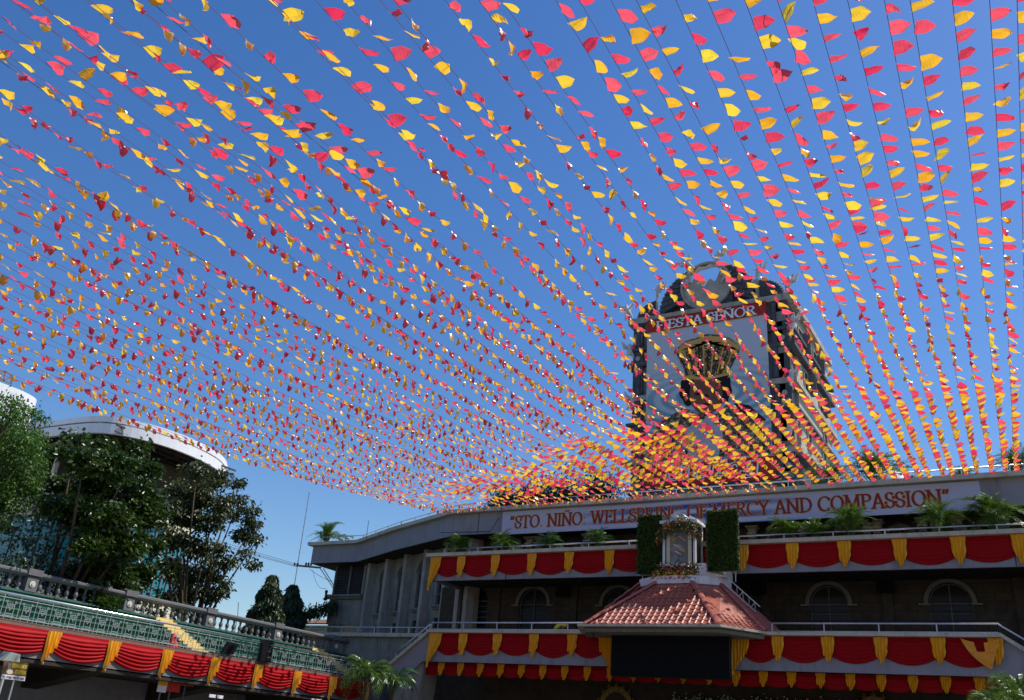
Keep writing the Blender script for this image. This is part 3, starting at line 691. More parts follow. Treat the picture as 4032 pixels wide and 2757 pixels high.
# the tail that has slipped and hangs as a loose triangle
T = thing('loose_drape', 'loose orange cloth slipped sideways at the right end of the lower balcony', 'drape', (-2.5, LY, 6.0))
mb = MB(); A, B, C = Vector((lx(-3.45), LY-.16, lz(7.14))), Vector((lx(-2.02), LY-.14, lz(7.14))), Vector((lx(-2.45), LY-.24, lz(5.95)))
n = 12
for j in range(n+1):
    v = j/n; a = A.lerp(C, v)+Vector((-.10*math.sin(v*3.1), 0, -.10*math.sin(v*3.1))); b = B.lerp(C, v)
    lo = (1-v)*.55
    for i in range(n+1):
        u = i/n; p = a.lerp(b, u); p.z -= .28*math.sin(math.pi*u)*(1-v)*(.6+v); p.y -= .05*abs(math.sin(v*15+u*2))
        mb.v.append(tuple(p))
for j in range(3, n):
    for i in range(n): k = j*(n+1)+i; mb.f.append((k, k+1, k+n+2, k+n+1))
for j in range(0, 3):
    for i in list(range(0, 4))+list(range(7, n)): k = j*(n+1)+i; mb.f.append((k, k+1, k+n+2, k+n+1))
mb.build('cloth', M['orange'], T)

# ================================================================ banners
BN = thing('long_banner', 'long pale blue banner with maroon lettering along the roof edge', 'banner', (-14.4, 43.9, 13.6))
bm_ = bpy.data.materials.new('blue_swirl_print'); bm_.use_nodes = True
N = bm_.node_tree.nodes; L = bm_.node_tree.links; pb = N['Principled BSDF']; pb.inputs['Roughness'].default_value = .55; pb.inputs['Specular IOR Level'].default_value = .2
tc = N.new('ShaderNodeTexCoord'); sp = N.new('ShaderNodeSeparateXYZ'); L.new(tc.outputs['Object'], sp.inputs[0])
mp = N.new('ShaderNodeMapping'); mp.inputs['Scale'].default_value = (.16, 1, 1.1); mp.inputs['Rotation'].default_value = (0, .1, 0); L.new(tc.outputs['Object'], mp.inputs[0])
nz = N.new('ShaderNodeTexNoise'); nz.inputs['Scale'].default_value = .9; nz.inputs['Detail'].default_value = 2; nz.inputs['Distortion'].default_value = 1.6; L.new(mp.outputs[0], nz.inputs['Vector'])
wv = N.new('ShaderNodeTexWave'); wv.inputs['Scale'].default_value = .55; wv.inputs['Distortion'].default_value = 5.5; wv.inputs['Detail'].default_value = 1.5; wv.bands_direction = 'Z'; L.new(mp.outputs[0], wv.inputs['Vector'])
r1 = N.new('ShaderNodeValToRGB'); e = r1.color_ramp.elements; e[0].position = .12; e[0].color = (.035, .08, .28, 1); e[1].position = .85; e[1].color = (.5, .54, .66, 1)
ee = r1.color_ramp.elements.new(.45); ee.color = (.16, .26, .55, 1)
L.new(wv.outputs['Fac'], r1.inputs['Fac'])
# the swirls sit in the middle of the print and fade to pale lilac at both ends
sb_ = N.new('ShaderNodeMath'); sb_.operation = 'ADD'; sb_.inputs[1].default_value = 15.6; L.new(sp.outputs['X'], sb_.inputs[0])
ab = N.new('ShaderNodeMath'); ab.operation = 'ABSOLUTE'; L.new(sb_.outputs[0], ab.inputs[0])
ad = N.new('ShaderNodeMath'); ad.operation = 'MULTIPLY_ADD'; L.new(nz.outputs['Fac'], ad.inputs[0]); ad.inputs[1].default_value = 5.0; L.new(ab.outputs[0], ad.inputs[2])
mr = N.new('ShaderNodeMapRange'); mr.inputs['From Min'].default_value = 5.0; mr.inputs['From Max'].default_value = 9.0; L.new(ad.outputs[0], mr.inputs['Value'])
mx = N.new('ShaderNodeMix'); mx.data_type = 'RGBA'; L.new(mr.outputs[0], mx.inputs[0]); L.new(r1.outputs[0], mx.inputs[6]); mx.inputs[7].default_value = (.52, .52, .64, 1)
L.new(mx.outputs[2], pb.inputs['Base Color'])
MB().box(-26.75, -2.1, 43.955, 43.985, 12.90, 14.22).build('banner_sheet', bm_, BN)
maroon = mat('maroon_print', (.30, .035, .030), .6, .2); goldp = mat('gold_print', (.62, .36, .10), .6, .2); outl = mat('dark_outline_print', (.035, .03, .06), .6, .2); whp = mat('white_print', (.80, .80, .83), .6, .2)
TXT = '\u201cSTO. NI\u00d1O: WELLSPRING OF MERCY AND COMPASSION\u201d'
kw = dict(text=TXT, org=(-26.25, 43.95, 13.22), ex=(1, 0, 0), ez=(0, 0, 1), nrm=(0, -1, 0), H=.72, width=22.9)
lettering(**kw, grow=.035, name='letter_outline', m=goldp, parent=BN)
lettering(**kw, z0=.012, name='lettering', m=maroon, parent=BN)
# cloth banner on the tower face (built with the tower below)
# ================================================================ bell tower behind the church front
def tz(x, y, Y=49.9): return at_y(2400+x/1.513, 1000+y/1.513, Y)
TW_ = thing('bell_tower', 'tall dark stone bell tower with scrolled gable behind the roof edge', 'tower', (-16.4, 54, 14.5))
tx0, tx1, ty0, ty1 = -21.45, -11.35, 50.0, 60.5
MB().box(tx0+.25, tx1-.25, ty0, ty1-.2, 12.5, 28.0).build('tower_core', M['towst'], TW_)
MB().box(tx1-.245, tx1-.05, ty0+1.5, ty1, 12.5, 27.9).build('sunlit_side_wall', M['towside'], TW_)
ring = [(tx1, ty1+.3), (tx1, ty0), (tx0, ty0), (tx0, ty1)]
for z, o, h, nm in ((28.0, .34, .34, 'main_cornice'), (26.0, .16, .16, 'ledge'), (24.9, .24, .24, 'ledge'), (22.55, .30, .28, 'cornice'), (20.9, .14, .14, 'ledge'), (18.35, .30, .26, 'cornice'), (16.6, .14, .14, 'ledge')):
    MB().sweep(ring, [(-.3, z-h*.2), (o*.35, z-h*.2), (o*.5, z+h*.25), (o*.9, z+h*.4), (o, z+h*.55), (o, z+h), (-.3, z+h)], True).build(nm, M['towrim'] if o > .25 else M['towdk'], TW_)
# corner pilasters with panels, discs and half columns
for cx in (-21.05, -12.1, -11.75):
    MB().box(cx-.34, cx+.34, ty0-.17, ty0-.003, 14.5, 27.9).build('corner_pilaster', M['towdk'], TW_)
for cx in (-20.75, -12.35):
    for za, zb in ((18.7, 20.8), (21.1, 22.4), (22.9, 24.8), (26.3, 27.8), (14.6, 16.5)):
        MB().lathe([(.17, 0), (.2, .08), (.16, .16), (.15, (zb-za)*.5), (.14, zb-za-.2), (.2, zb-za-.1), (.2, zb-za)], 10, (cx-(.25 if cx < -15 else -.1), ty0-.2, za)).build('half_column', M['towdk'], TW_, smooth=True)
for cx in (-21.05, -11.8):
    for z in (27.55, 25.45, 21.9, 19.3, 17.5):
        MB().prism([(cx+.17*math.cos(a*math.pi/6), ty0-.19, z+.17*math.sin(a*math.pi/6)) for a in range(12)], (0, -.05, 0)).build('disc', M['towrim'], TW_)
        MB().box(cx-.27, cx+.27, ty0-.21, ty0-.175, z-1.0, z-.35).build('panel', M['towst'], TW_)
# frieze under the gable
for i in range(9):
    x = -20.4+i*.98
    MB().box(x, x+.5, ty0-.2, ty0-.01, 28.03, 28.2).build('frieze_block', M['towrim'], TW_)
# side windows with open shutters
for y, z0, z1 in ((52.6, 25.6, 27.1), (56.5, 25.8, 27.2), (53.5, 23.1, 24.6), (57.5, 23.1, 24.5), (53.5, 19.5, 21.2), (57.5, 19.5, 21.2), (54, 16.9, 18.1), (58.2, 20.9, 22.4)):
    wv_ = MB().box(tx1-.06, tx1-.02, y-.45, y+.45, z0, z1).build('window', M['glass'], TW_)
    MB().box(tx1-.045, tx1+.04, y-.53, y-.45, z0-.08, z1+.08).box(tx1-.045, tx1+.04, y+.45, y+.53, z0-.08, z1+.08).box(tx1-.045, tx1+.05, y-.45, y+.45, z1, z1+.08).box(tx1-.045, tx1+.08, y-.45, y+.45, z0-.08, z0).build('frame', M['towrim'], wv_)
    if z0 > 25.5 or z0 == 23.1:
        MB().box(tx1-.01, tx1+.5, y+.5, y+.54, z0, z1).build('shutter', M['frame'], wv_)
for z in (25.3, 22.95, 21.3, 18.75):
    MB().box(tx1-.04, tx1+.10, ty0+.6, ty1-.5, z-.12, z-.02).build('side_ledge', M['towrim'], TW_)
MB().box(tx1-.04, tx1+.75, ty0+.4, ty1, 17.9, 18.0).build('side_canopy', M['towdk'], TW_)
# gable: big fluted ring, medallion with an open top, and side scrolls
GX, GZ, GR = -16.5, 28.45, 3.2
HX, HZ, HR = -16.55, 30.1, 1.68
n = 40; yb = ty0+.15
for i in range(n):      # ring segments between the outer arc and the round opening
    a0, a1 = math.pi*i/n, math.pi*(i+1)/n
    def inner(a):
        x, z = GX+GR*math.cos(a), GZ+GR*math.sin(a); d = Vector((x-HX, z-HZ)); d.normalize(); return HX+d.x*HR, HZ+d.y*HR
    o0, o1 = (GX+GR*math.cos(a0), GZ+GR*math.sin(a0)), (GX+GR*math.cos(a1), GZ+GR*math.sin(a1))
    i0, i1 = inner(a0), inner(a1)
    dy = -.06 if i % 2 else 0
    MB().prism([(o0[0], yb+dy, o0[1]), (o1[0], yb+dy, o1[1]), (i1[0], yb+dy, i1[1]), (i0[0], yb+dy, i0[1])], (0, .45, 0)).build('gable_flute', M['towdk'], TW_)
lo = [(HX+HR*math.cos(a), HZ+HR*math.sin(a)) for a in [math.pi*(1+k/16) for k in range(17)]]
mb = MB(); mb.prism([(x, yb+.1, z) for x, z in lo]+[(GX+2.6, yb+.1, 28.46), (GX-2.6, yb+.1, 28.46)][::1][:0], (0, .3, 0)); 
for k in range(16): mb.prism([(lo[k][0], yb+.1, lo[k][1]), (lo[k+1][0], yb+.1, lo[k+1][1]), (lo[k+1][0], yb+.1, 28.3), (lo[k][0], yb+.1, 28.3)], (0, .3, 0))
mb.build('gable_base', M['towdk'], TW_)
rm_ = MB()
for k in range(40):
    a0, a1 = math.pi*2*k/40, math.pi*2*(k+1)/40
    rm_.prism([(HX+rr*math.cos(aa), yb-.12, HZ+rr*math.sin(aa)) for rr, aa in ((HR+.02, a0), (HR+.02, a1), (HR-.13, a1), (HR-.13, a0))], (0, .5, 0))
rm_.build('round_frame', M['towrim'], TW_)
top_ = []; m_ = 22
for k in range(m_+1):
    t = k/m_; x = HX-1.5+3.0*t; z = HZ+.25+.35*math.sin(t*9)+.28*math.sin(t*23+1)+.7*t*(1.2-t)
    lim = math.sqrt(max(0.02, (HR-.1)**2-(x-HX)**2)); z = min(z, HZ+lim); top_.append((x, z))
bot_ = [(HX+(HR-.1)*math.cos(a), HZ+(HR-.1)*math.sin(a)) for a in [math.pi*(1.06+k*.88/22) for k in range(23)]]
md = MB()
for k in range(22):
    md.prism([(top_[k][0], yb+.02, top_[k][1]), (top_[k+1][0], yb+.02, top_[k+1][1]), (bot_[k+1][0], yb+.02, bot_[k+1][1]), (bot_[k][0], yb+.02, bot_[k][1])], (0, .2, 0))
md.build('medallion', M['marble'], TW_)
for k in range(34):     # beaded crest on the outer arc
    a = math.pi*(k+.5)/34
    MB().lathe([(.02, -.1), (.1, -.05), (.11, .04), (.04, .12)], 6, (GX+(GR+.08)*math.cos(a), yb+.15, GZ+(GR+.08)*math.sin(a))).build('bead', M['towrim'], TW_)
for sgn, cx in ((1, -13.15), (-1, -19.95)):
    for k in range(12):
        a0, a1 = math.pi/2*k/12, math.pi/2*(k+1)/12; R = 1.5 if sgn > 0 else 1.35
        dy = -.05 if k % 2 else 0
        MB().prism([(cx, yb+.02+dy, 28.35), (cx+sgn*R*math.cos(a0), yb+.02+dy, 28.35+R*math.sin(a0)*.95), (cx+sgn*R*math.cos(a1), yb+.02+dy, 28.35+R*math.sin(a1)*.95)], (0, .35, 0)).build('scroll_flute', M['towdk'], TW_)
        am = (a0+a1)/2
        MB().lathe([(.02, -.07), (.07, -.03), (.07, .04), (.02, .09)], 6, (cx+sgn*(R+.06)*math.cos(am), yb+.15, 28.38+(R+.06)*math.sin(am)*.95)).build('bead', M['towrim'], TW_)
MB().box(-13.5, -13.1, yb, yb+.6, 28.3, 29.9).build('gable_pier', M['towrim'], TW_)
# the drum of the gable continues back
MB().prism([(GX+GR*.97*math.cos(math.pi*k/16), yb+.6, GZ+GR*.5*math.sin(math.pi*k/16)) for k in range(17)], (0, 4, 0)).build('vault', M['towst'], TW_)
# white stone cherubs
def skin_body(name, pts, edges, rad, m, sub=1, parent=None, mtx=None):
    me = bpy.data.meshes.new(name); me.from_pydata(pts, edges, []); me.materials.append(m)
    o = bpy.data.objects.new(name, me); COL.objects.link(o)
    s = o.modifiers.new('s', 'SKIN'); s.use_smooth_shade = True
    o.modifiers.new('sub', 'SUBSURF').levels = sub; o.modifiers['sub'].render_levels = sub
    for i, r in enumerate(rad): me.skin_vertices[0].data[i].radius = (r, r) if not isinstance(r, tuple) else r
    me.skin_vertices[0].data[0].use_root = True
    dg = bpy.context.evaluated_depsgraph_get(); ev_ = o.evaluated_get(dg); m2 = bpy.data.meshes.new_from_object(ev_)
    bpy.data.objects.remove(o); m2.name = name
    return m2
cher = skin_body('cherub', [(0, 0, .42), (0, 0, .62), (0, 0, .78), (0, -.02, .90), (0, -.03, 1.02), (.17, 0, .74), (.32, -.1, .88), (.42, -.16, 1.02), (-.17, 0, .74), (-.3, -.12, .62), (-.36, -.24, .72), (.12, -.12, .34), (.16, -.2, .16), (.17, -.16, 0), (-.12, 0, .28), (-.16, .06, .14), (-.2, .1, 0)],
    [(0, 1), (1, 2), (2, 3), (3, 4), (2, 5), (5, 6), (6, 7), (2, 8), (8, 9), (9, 10), (0, 11), (11, 12), (12, 13), (0, 14), (14, 15), (15, 16)],
    [.13, .14, .11, .12, .10, .06, .05, .04, .06, .05, .04, .085, .06, .05, .085, .06, .05], M['statue'])
wg = MB()
for s in (1, -1):
    for k in range(4): wg.prism([(s*.05, .1, .62+k*.05), (s*(.34+.04*k), .2, .70+k*.13), (s*(.30+.04*k), .2, .80+k*.13), (s*.05, .1, .72+k*.05)], (0, .03, 0))
wme = wg.mesh('wing', M['statue'])
def cherub(x, y, z, sc=1.0, rz=0.0, tilt=0.0):
    mx_ = Matrix.Translation(Vector((x, y, z))-TW_.location) @ Matrix.Rotation(rz, 4, 'Z') @ Matrix.Rotation(tilt, 4, 'Y') @ Matrix.Scale(sc, 4)
    c = link('cherub_statue', cher, TW_, mtx=mx_); link('wing', wme, c, mtx=Matrix())
for px, py, s, rz, tl in ((115, 385, 1.1, .6, -.2), (290, 262, 1.1, -.3, .1), (492, 100, 1.15, .2, -.5), (640, 62, 1.05, -.4, .2), (880, 150, 1.05, -.8, .4), (1062, 235, 1.2, -.5, .15), (1092, 470, 1.2, -.9, .1), (1092, 790, 1.2, -.9, -.1), (118, 620, 1.1, .9, 0), (125, 925, 1.1, .8, .1), (150, 1170, 1.15, .6, 0), (1075, 1110, 1.1, -.6, 0), (672, 150, .8, .3, .2), (452, 190, .7, -.2, 0)):
    q = tz(px, py, 49.75); cherub(q.x, q.y+(.25 if px in (672, 452) else 0), q.z-.1, s*1.0, rz, tl)
# flying garland across the open top
gp = [(-17.4, 31.15), (-17.0, 31.5), (-16.6, 31.45), (-16.2, 31.6), (-15.8, 31.45)]
MB().tube([(x, yb+.1, z) for x, z in gp], [.1, .16, .12, .18, .1], 7).build('stone_garland', M['statue'], TW_, smooth=True)
# tower banner
TB = thing('tower_banner', 'tall printed banner with a crowned figure hung on the tower face', 'banner', (-16.5, 49.75, 22))
bx0, bx1 = -20.35, -12.62; BY = 49.60
wm = bpy.data.materials.new('rippled_water_print'); wm.use_nodes = True; N = wm.node_tree.nodes; L = wm.node_tree.links; pb = N['Principled BSDF']; pb.inputs['Roughness'].default_value = .6; pb.inputs['Specular IOR Level'].default_value = .2
tc = N.new('ShaderNodeTexCoord'); mp = N.new('ShaderNodeMapping'); mp.inputs['Location'].default_value = (.92*16.2*.28, 0, -22.6*.75); mp.inputs['Scale'].default_value = (.28, 0, .75); mp.inputs['Location'].default_value = (16.2*.28, 0, -22.3*.75)
L.new(tc.outputs['Object'], mp.inputs[0])
wv = N.new('ShaderNodeTexWave'); wv.wave_type = 'RINGS'; wv.rings_direction = 'SPHERICAL'; wv.inputs['Scale'].default_value = 1.15; wv.inputs['Distortion'].default_value = .8; wv.inputs['Detail'].default_value = 1; L.new(mp.outputs[0], wv.inputs[0])
sp = N.new('ShaderNodeSeparateXYZ'); L.new(tc.outputs['Object'], sp.inputs[0])
mr = N.new('ShaderNodeMapRange'); mr.inputs['From Min'].default_value = 24.6; mr.inputs['From Max'].default_value = 22.3; L.new(sp.outputs['Z'], mr.inputs['Value'])
r1 = N.new('ShaderNodeValToRGB'); e = r1.color_ramp.elements; e[0].position = .2; e[0].color = (.20, .33, .42, 1); e[1].position = .8; e[1].color = (.42, .52, .60, 1); L.new(wv.outputs['Fac'], r1.inputs[0])
mx = N.new('ShaderNodeMix'); mx.data_type = 'RGBA'; L.new(mr.outputs[0], mx.inputs[0]); mx.inputs[6].default_value = (.50, .54, .63, 1); L.new(r1.outputs[0], mx.inputs[7]); L.new(mx.outputs[2], pb.inputs['Base Color'])
MB().box(bx0, bx1, BY+.007, BY+.04, 18.15, 27.0).build('banner_sheet', wm, TB)
rp = mat('red_print', (.42, .030, .020), .55, .2, var=.05)
MB().box(bx0, bx1, BY+.002, BY+.04, 27.07, 28.0).build('header_strip', rp, TB)
MB().box(bx0, bx1, BY+.002, BY+.04, 27.002, 27.068).build('gold_line', goldp, TB)
MB().box(bx0-.02, bx1+.12, BY+.002, BY+.04, 16.72, 18.08).build('footer_strip', rp, TB)
MB().box(bx0-.02, bx1+.12, BY+.002, BY+.04, 18.082, 18.148).build('gold_line', goldp, TB)
kw = dict(text='FIESTA SE\u00d1OR', org=(-19.75, BY, 27.16), ex=(1, 0, 0), ez=(0, 0, 1), nrm=(0, -1, 0), H=.64, width=6.5)
lettering(**kw, grow=.05, name='letter_outline', m=outl, parent=TB); lettering(**kw, z0=.012, thick=.17, thin=.075, name='lettering', m=whp, parent=TB)
kw = dict(text='Sinulog', org=(-19.1, BY, 17.08), ex=(1, 0, .03), ez=(.12, 0, 1), nrm=(0, -1, 0), H=.92, width=5.6, serif=True)
lettering(**kw, grow=.10, name='logo_shadow', m=outl, parent=TB); lettering(**kw, z0=.012, grow=.055, thick=.17, thin=.09, name='logo_outline', m=whp, parent=TB); lettering(**kw, z0=.024, grow=-.004, thick=.15, thin=.06, name='logo_fill', m=rp, parent=TB)
# printed crowned figure
def printm(name, cols, scale):
    m = bpy.data.materials.new(name); m.use_nodes = True; N = m.node_tree.nodes; L = m.node_tree.links; b = N['Principled BSDF']; b.inputs['Roughness'].default_value = .6; b.inputs['Specular IOR Level'].default_value = .2
    tc = N.new('ShaderNodeTexCoord'); v = N.new('ShaderNodeTexVoronoi'); v.inputs['Scale'].default_value = scale; L.new(tc.outputs['Object'], v.inputs['Vector'])
    sh = N.new('ShaderNodeSeparateColor'); L.new(v.outputs['Color'], sh.inputs[0])
    r = N.new('ShaderNodeValToRGB'); r.color_ramp.interpolation = 'CONSTANT'; e = r.color_ramp.elements
    e[0].position = 0; e[0].color = (*cols[0], 1); e[1].position = 1/len(cols); e[1].color = (*cols[1], 1)
    for i in range(2, len(cols)): x = e.new(i/len(cols)); x.color = (*cols[i], 1)
    L.new(sh.outputs[0], r.inputs[0]); L.new(r.outputs[0], b.inputs['Base Color']); return m
crp = printm('crown_print', [(.05, .028, .015), (.16, .09, .03), (.30, .19, .06), (.09, .05, .025), (.40, .33, .18), (.03, .02, .015)], 11)
rbp = printm('robe_print', [(.11, .11, .06), (.26, .25, .17), (.05, .06, .035), (.42, .40, .32), (.16, .13, .06), (.03, .03, .02), (.20, .05, .04)], 9.5)
hrp = mat('hair_print', (.012, .010, .009), .6, .2); fcp = mat('face_print', (.20, .085, .05), .6, .2, var=.2, vscale=1.5); drk = mat('dark_print', (.05, .015, .012), .6, .2)
wcp = mat('white_robe_print', (.42, .42, .46), .6, .2, var=.15)
def flat(name, pts, m, k, parent=TB, Y=BY):
    P = [tz(x, y, Y-k*.004) for x, y in pts]; P = [(min(max(p.x, bx0+.02), bx1-.02), p.y, min(max(p.z, 18.17), 27.0)) for p in P]
    c = Vector((sum(p[0] for p in P)/len(P), P[0][1], sum(p[2] for p in P)/len(P))); mb = MB()
    for i in range(len(P)): mb.v += [tuple(c), P[i], P[(i+1) % len(P)]]; j = len(mb.v); mb.f.append((j-3, j-2, j-1))
    return mb.build(name, m, parent)
def wob(cx, cy, rx, ry, n=40, a=.06, k=9): return [(cx+rx*(1+a*math.sin(k*t))*math.cos(t), cy+ry*(1+a*math.sin(k*t+1))*math.sin(t)) for t in [2*math.pi*i/n for i in range(n)]]
cd_ = mat('crown_shadow_print', (.03, .02, .012), .6, .2)
flat('printed_robe', [(225, 1240), (230, 1120), (290, 1010), (370, 960), (440, 915), (520, 950), (640, 950), (700, 890), (790, 930), (880, 990), (950, 1060), (985, 1190), (990, 1215)], rbp, 1)
flat('printed_gown', wob(560, 1110, 120, 130, a=.1), wcp, 2)
flat('printed_sleeve', [(740, 890), (830, 900), (930, 985), (915, 1010), (800, 960)], drk, 3)
flat('printed_hair', wob(480, 815, 62, 90, a=.08, k=7), hrp, 3); flat('printed_hair', wob(672, 800, 55, 90, a=.08, k=7), hrp, 3)
flat('printed_face', wob(575, 835, 98, 122, a=0), fcp, 5)
flat('printed_eye', wob(525, 835, 20, 7, a=0), hrp, 6); flat('printed_eye', wob(625, 820, 20, 7, a=0), hrp, 6); flat('printed_mouth', wob(582, 895, 26, 8, a=0), drk, 6)
flat('printed_nose', [(570, 835), (588, 835), (596, 868), (566, 870)], drk, 6)
flat('printed_crown', [(455, 740), (445, 690), (400, 600), (405, 560), (450, 520), (520, 500), (575, 478), (640, 480), (710, 498), (775, 545), (770, 600), (720, 660), (700, 690), (705, 720), (580, 745)], crp, 7)
for k in range(13):
    t_ = k/12; flat('printed_crown_ray', [(462+t_*235, 722-10*t_), (470+t_*235, 722-10*t_), (412+t_*362, 575-35*math.sin(3.1*t_)), (404+t_*362, 575-35*math.sin(3.1*t_))], goldp if k % 2 else cd_, 8)
flat('printed_crown_rim', [(405, 570), (450, 528), (520, 508), (575, 488), (640, 490), (710, 506), (772, 552), (770, 575), (705, 535), (640, 516), (575, 514), (520, 532), (455, 556), (408, 596)], goldp, 9)
flat('printed_crown_band', [(448, 745), (450, 725), (580, 735), (705, 708), (706, 722), (580, 752)], goldp, 8)
flat('printed_jewel', wob(572, 523, 20, 18, a=0), whp, 8); flat('printed_jewel', wob(750, 560, 26, 34, a=.1), mat('olive_print', (.34, .32, .16), .6, .2), 8)

# ================================================================ shrine on top of the pavilion
SH = thing('flower_shrine', 'white glazed shrine with flower garlands standing on the pavilion roof', 'shrine', (-15.05, 41.6, PZT+.16))
sx0, sx1, sy0, sy1, sz0, sz1 = -15.86, -14.22, 41.0, 42.1, PZT+.16, 12.25
MB().box(sx0-.1, sx1+.1, sy0-.1, sy1, sz0, sz0+.45).build('plinth', M['white'], SH)
for x in (sx0+.06, sx1-.06):
    for y in (sy0+.06, sy1-.1): MB().box(x-.06, x+.06, y-.06, y+.06, sz0+.45, sz1).build('white_post', M['white'], SH)
for x in (sx0+.27, sx1-.30): MB().box(x-.09, x+.09, sy0+.03, sy0+.12, sz0+.45, sz1).build('cream_post', M['cream'], SH)
ppm = printm('grey_gold_print', [(.16, .16, .15), (.22, .22, .20), (.19, .185, .17), (.30, .22, .08), (.17, .17, .16), (.26, .27, .27)], 3.2)
MB().box(sx0+.38, sx1-.41, sy0+.05, sy0+.08, sz0+.45, sz1).build('front_panel', ppm, SH)
for k, (px, py, l) in enumerate(((830, 625, .3), (880, 650, .28), (790, 655, .25), (860, 800, .4), (900, 840, .5), (960, 700, .2), (870, 905, .3), (780, 690, .22), (935, 870, .3))):
    q = at_y(2450+px/3.972, 1950+py/3.972, sy0+.045)
    MB().bar((q.x-l/2, sy0+.045, q.z+.10), (q.x+l/2, sy0+.045, q.z-.06), .012, .05, up=(0, 0, 1)).build('painted_streak', goldp if k % 3 else M['statue'], SH)
for x0, x1 in ((sx0+.12, sx0+.18), (sx1-.21, sx1-.12)): MB().box(x0, x1, sy0+.06, sy0+.09, sz0+.45, sz1).build('gap_panel', M['void'], SH)
MB().box(sx1-.09, sx1-.06, sy0+.12, sy1-.16, sz0+.45, sz1).box(sx0+.06, sx0+.09, sy0+.12, sy1-.16, sz0+.45, sz1).build('side_glass', M['glass'], SH)
MB().box(sx0-.12, sx1+.12, sy0-.12, sy1, sz1, sz1+.14).build('shrine_cornice', M['white'], SH)
mb = MB(); mb.prism([(-15.1+.42*math.cos(math.pi*k/14), sy0-.05, sz1+.14+.42*math.sin(math.pi*k/14)) for k in range(15)], (0, .5, 0)); mb.build('round_pediment', M['white'], SH)
mb = MB(); mb.prism([(sx1-.5, sy0+.1, sz1+.15), (sx1+.12, sy0+.1, sz1+.15), (sx1-.3, sy0+.1, sz1+.38)], (0, .9, 0)); mb.build('shrine_roof', M['white'], SH)
MB().tube([(-13.72, 41.5, 10.0), (-13.72, 41.5, 12.2)], .03, 6).tube([(-13.95, 41.9, 10.0), (-13.95, 41.9, 12.2)], .035, 6).build('steel_upright', M['steel'], SH)
MB().prism([(-14.2, 41.3, 10.05), (-12.9, 41.1, 9.78), (-12.9, 41.2, 9.78), (-14.2, 41.6, 10.05)], (0, 0, .04)).build('side_shelf', M['frame'], SH)
def blobs(name, pts, m, parent, r=.05, kind='stuff'):
    V = []; F = []
    base = [(0, 0, 1), (1, 0, .1), (0, 1, .1), (-1, 0, .1), (0, -1, .1), (0, 0, -.8)]
    for p in pts:
        k = len(V); rr = r*rnd.uniform(.7, 1.25); an = rnd.uniform(0, 1.5)
        for b in base: V.append((p[0]+rr*(b[0]*math.cos(an)-b[1]*math.sin(an)), p[1]+rr*(b[0]*math.sin(an)+b[1]*math.cos(an)), p[2]+rr*b[2]))
        for f in ((0, 1, 2), (0, 2, 3), (0, 3, 4), (0, 4, 1), (5, 2, 1), (5, 3, 2), (5, 4, 3), (5, 1, 4)): F.append([k+i for i in f])
    return link(name, npmesh(name, V, F, m, True), parent, kind=kind)
def leafcloud(name, pts, m, parent, ln=.12, wd=.05, kind='stuff', dirs=None, droop=0.0, flatn=None, fold=True):
    """many small pointed leaves (two triangles folded along the midrib)"""
    rs = np.random.RandomState(len(pts)); P = np.asarray(pts, float); n = len(P)
    d = rs.normal(size=(n, 3)); 
    if dirs is not None: d = d*.6+np.asarray(dirs)
    d[:, 2] -= droop; d /= np.linalg.norm(d, axis=1)[:, None]
    u = rs.normal(size=(n, 3))
    if flatn is not None: u = u*.5+np.asarray(flatn)
    s = np.cross(d, u); s /= np.linalg.norm(s, axis=1)[:, None]+1e-9; nn = np.cross(s, d)
    L_ = (ln*rs.uniform(.65, 1.25, n))[:, None]; W_ = (wd*rs.uniform(.7, 1.2, n))[:, None]
    a = P; c = P+d*L_-np.array([0, 0, .15])*L_*rs.uniform(0, 1, n)[:, None]; m1 = P+d*L_*.45+s*W_+nn*W_*.35; m2 = P+d*L_*.45-s*W_+nn*W_*.35
    V = np.stack([a, m1, c, m2], 1).reshape(-1, 3); i = np.arange(n)*4
    F = np.concatenate([np.stack([i, i+1, i+2], 1), np.stack([i, i+2, i+3], 1)])
    return link(name, npmesh(name, V, F, m, False), parent, kind=kind)
def gauss(n, c, s): return [(rnd.gauss(c[0], s[0]), rnd.gauss(c[1], s[1]), rnd.gauss(c[2], s[2])) for _ in range(n)]
def garland(pts, name, lab=None):
    pass
def curve_pts(n, fx, jx=.06, jz=.09, jy=.06):
    o = []
    for _ in range(n): t = rnd.random(); x, y, z = fx(t); o.append((x+rnd.gauss(0, jx), y+rnd.gauss(0, jy), z+rnd.gauss(0, jz)))
    return o
top_f = lambda t: (sx0-.25+t*(sx1-sx0+.6), sy0-.16, 12.05-.55*abs(2*t-1)**1.5+.18*math.sin(math.pi*t))
blobs('red_flowers', curve_pts(120, top_f, .07, .16), M['flr'], SH, .05)
blobs('yellow_flowers', curve_pts(46, top_f, .07, .17), M['fly'], SH, .05)
blobs('white_flowers', curve_pts(36, top_f, .07, .15, .08), M['flw'], SH, .042)
leafcloud('garland_leaves', curve_pts(900, top_f, .09, .20), M['frondd'], SH, .16, .03)
bot_f = lambda t: (sx0-.15+t*(sx1-sx0+.3), sy0-.2, 10.22)
blobs('white_flowers', curve_pts(60, bot_f, .05, .05), M['flw'], SH, .042)
blobs('pink_flowers', curve_pts(90, lambda t: (sx0-.15+t*(sx1-sx0+.3), sy0-.22, 10.05), .05, .09), M['flp'], SH, .05)
leafcloud('garland_leaves', curve_pts(700, lambda t: (sx0-.2+t*(sx1-sx0+.4), sy0-.15, 10.05), .08, .12), M['frondd'], SH, .14, .03)
yel = lambda t: (sx0-.35+t*(sx1-sx0+.35), sy0-.28, 9.78-.02*math.sin(9*t))
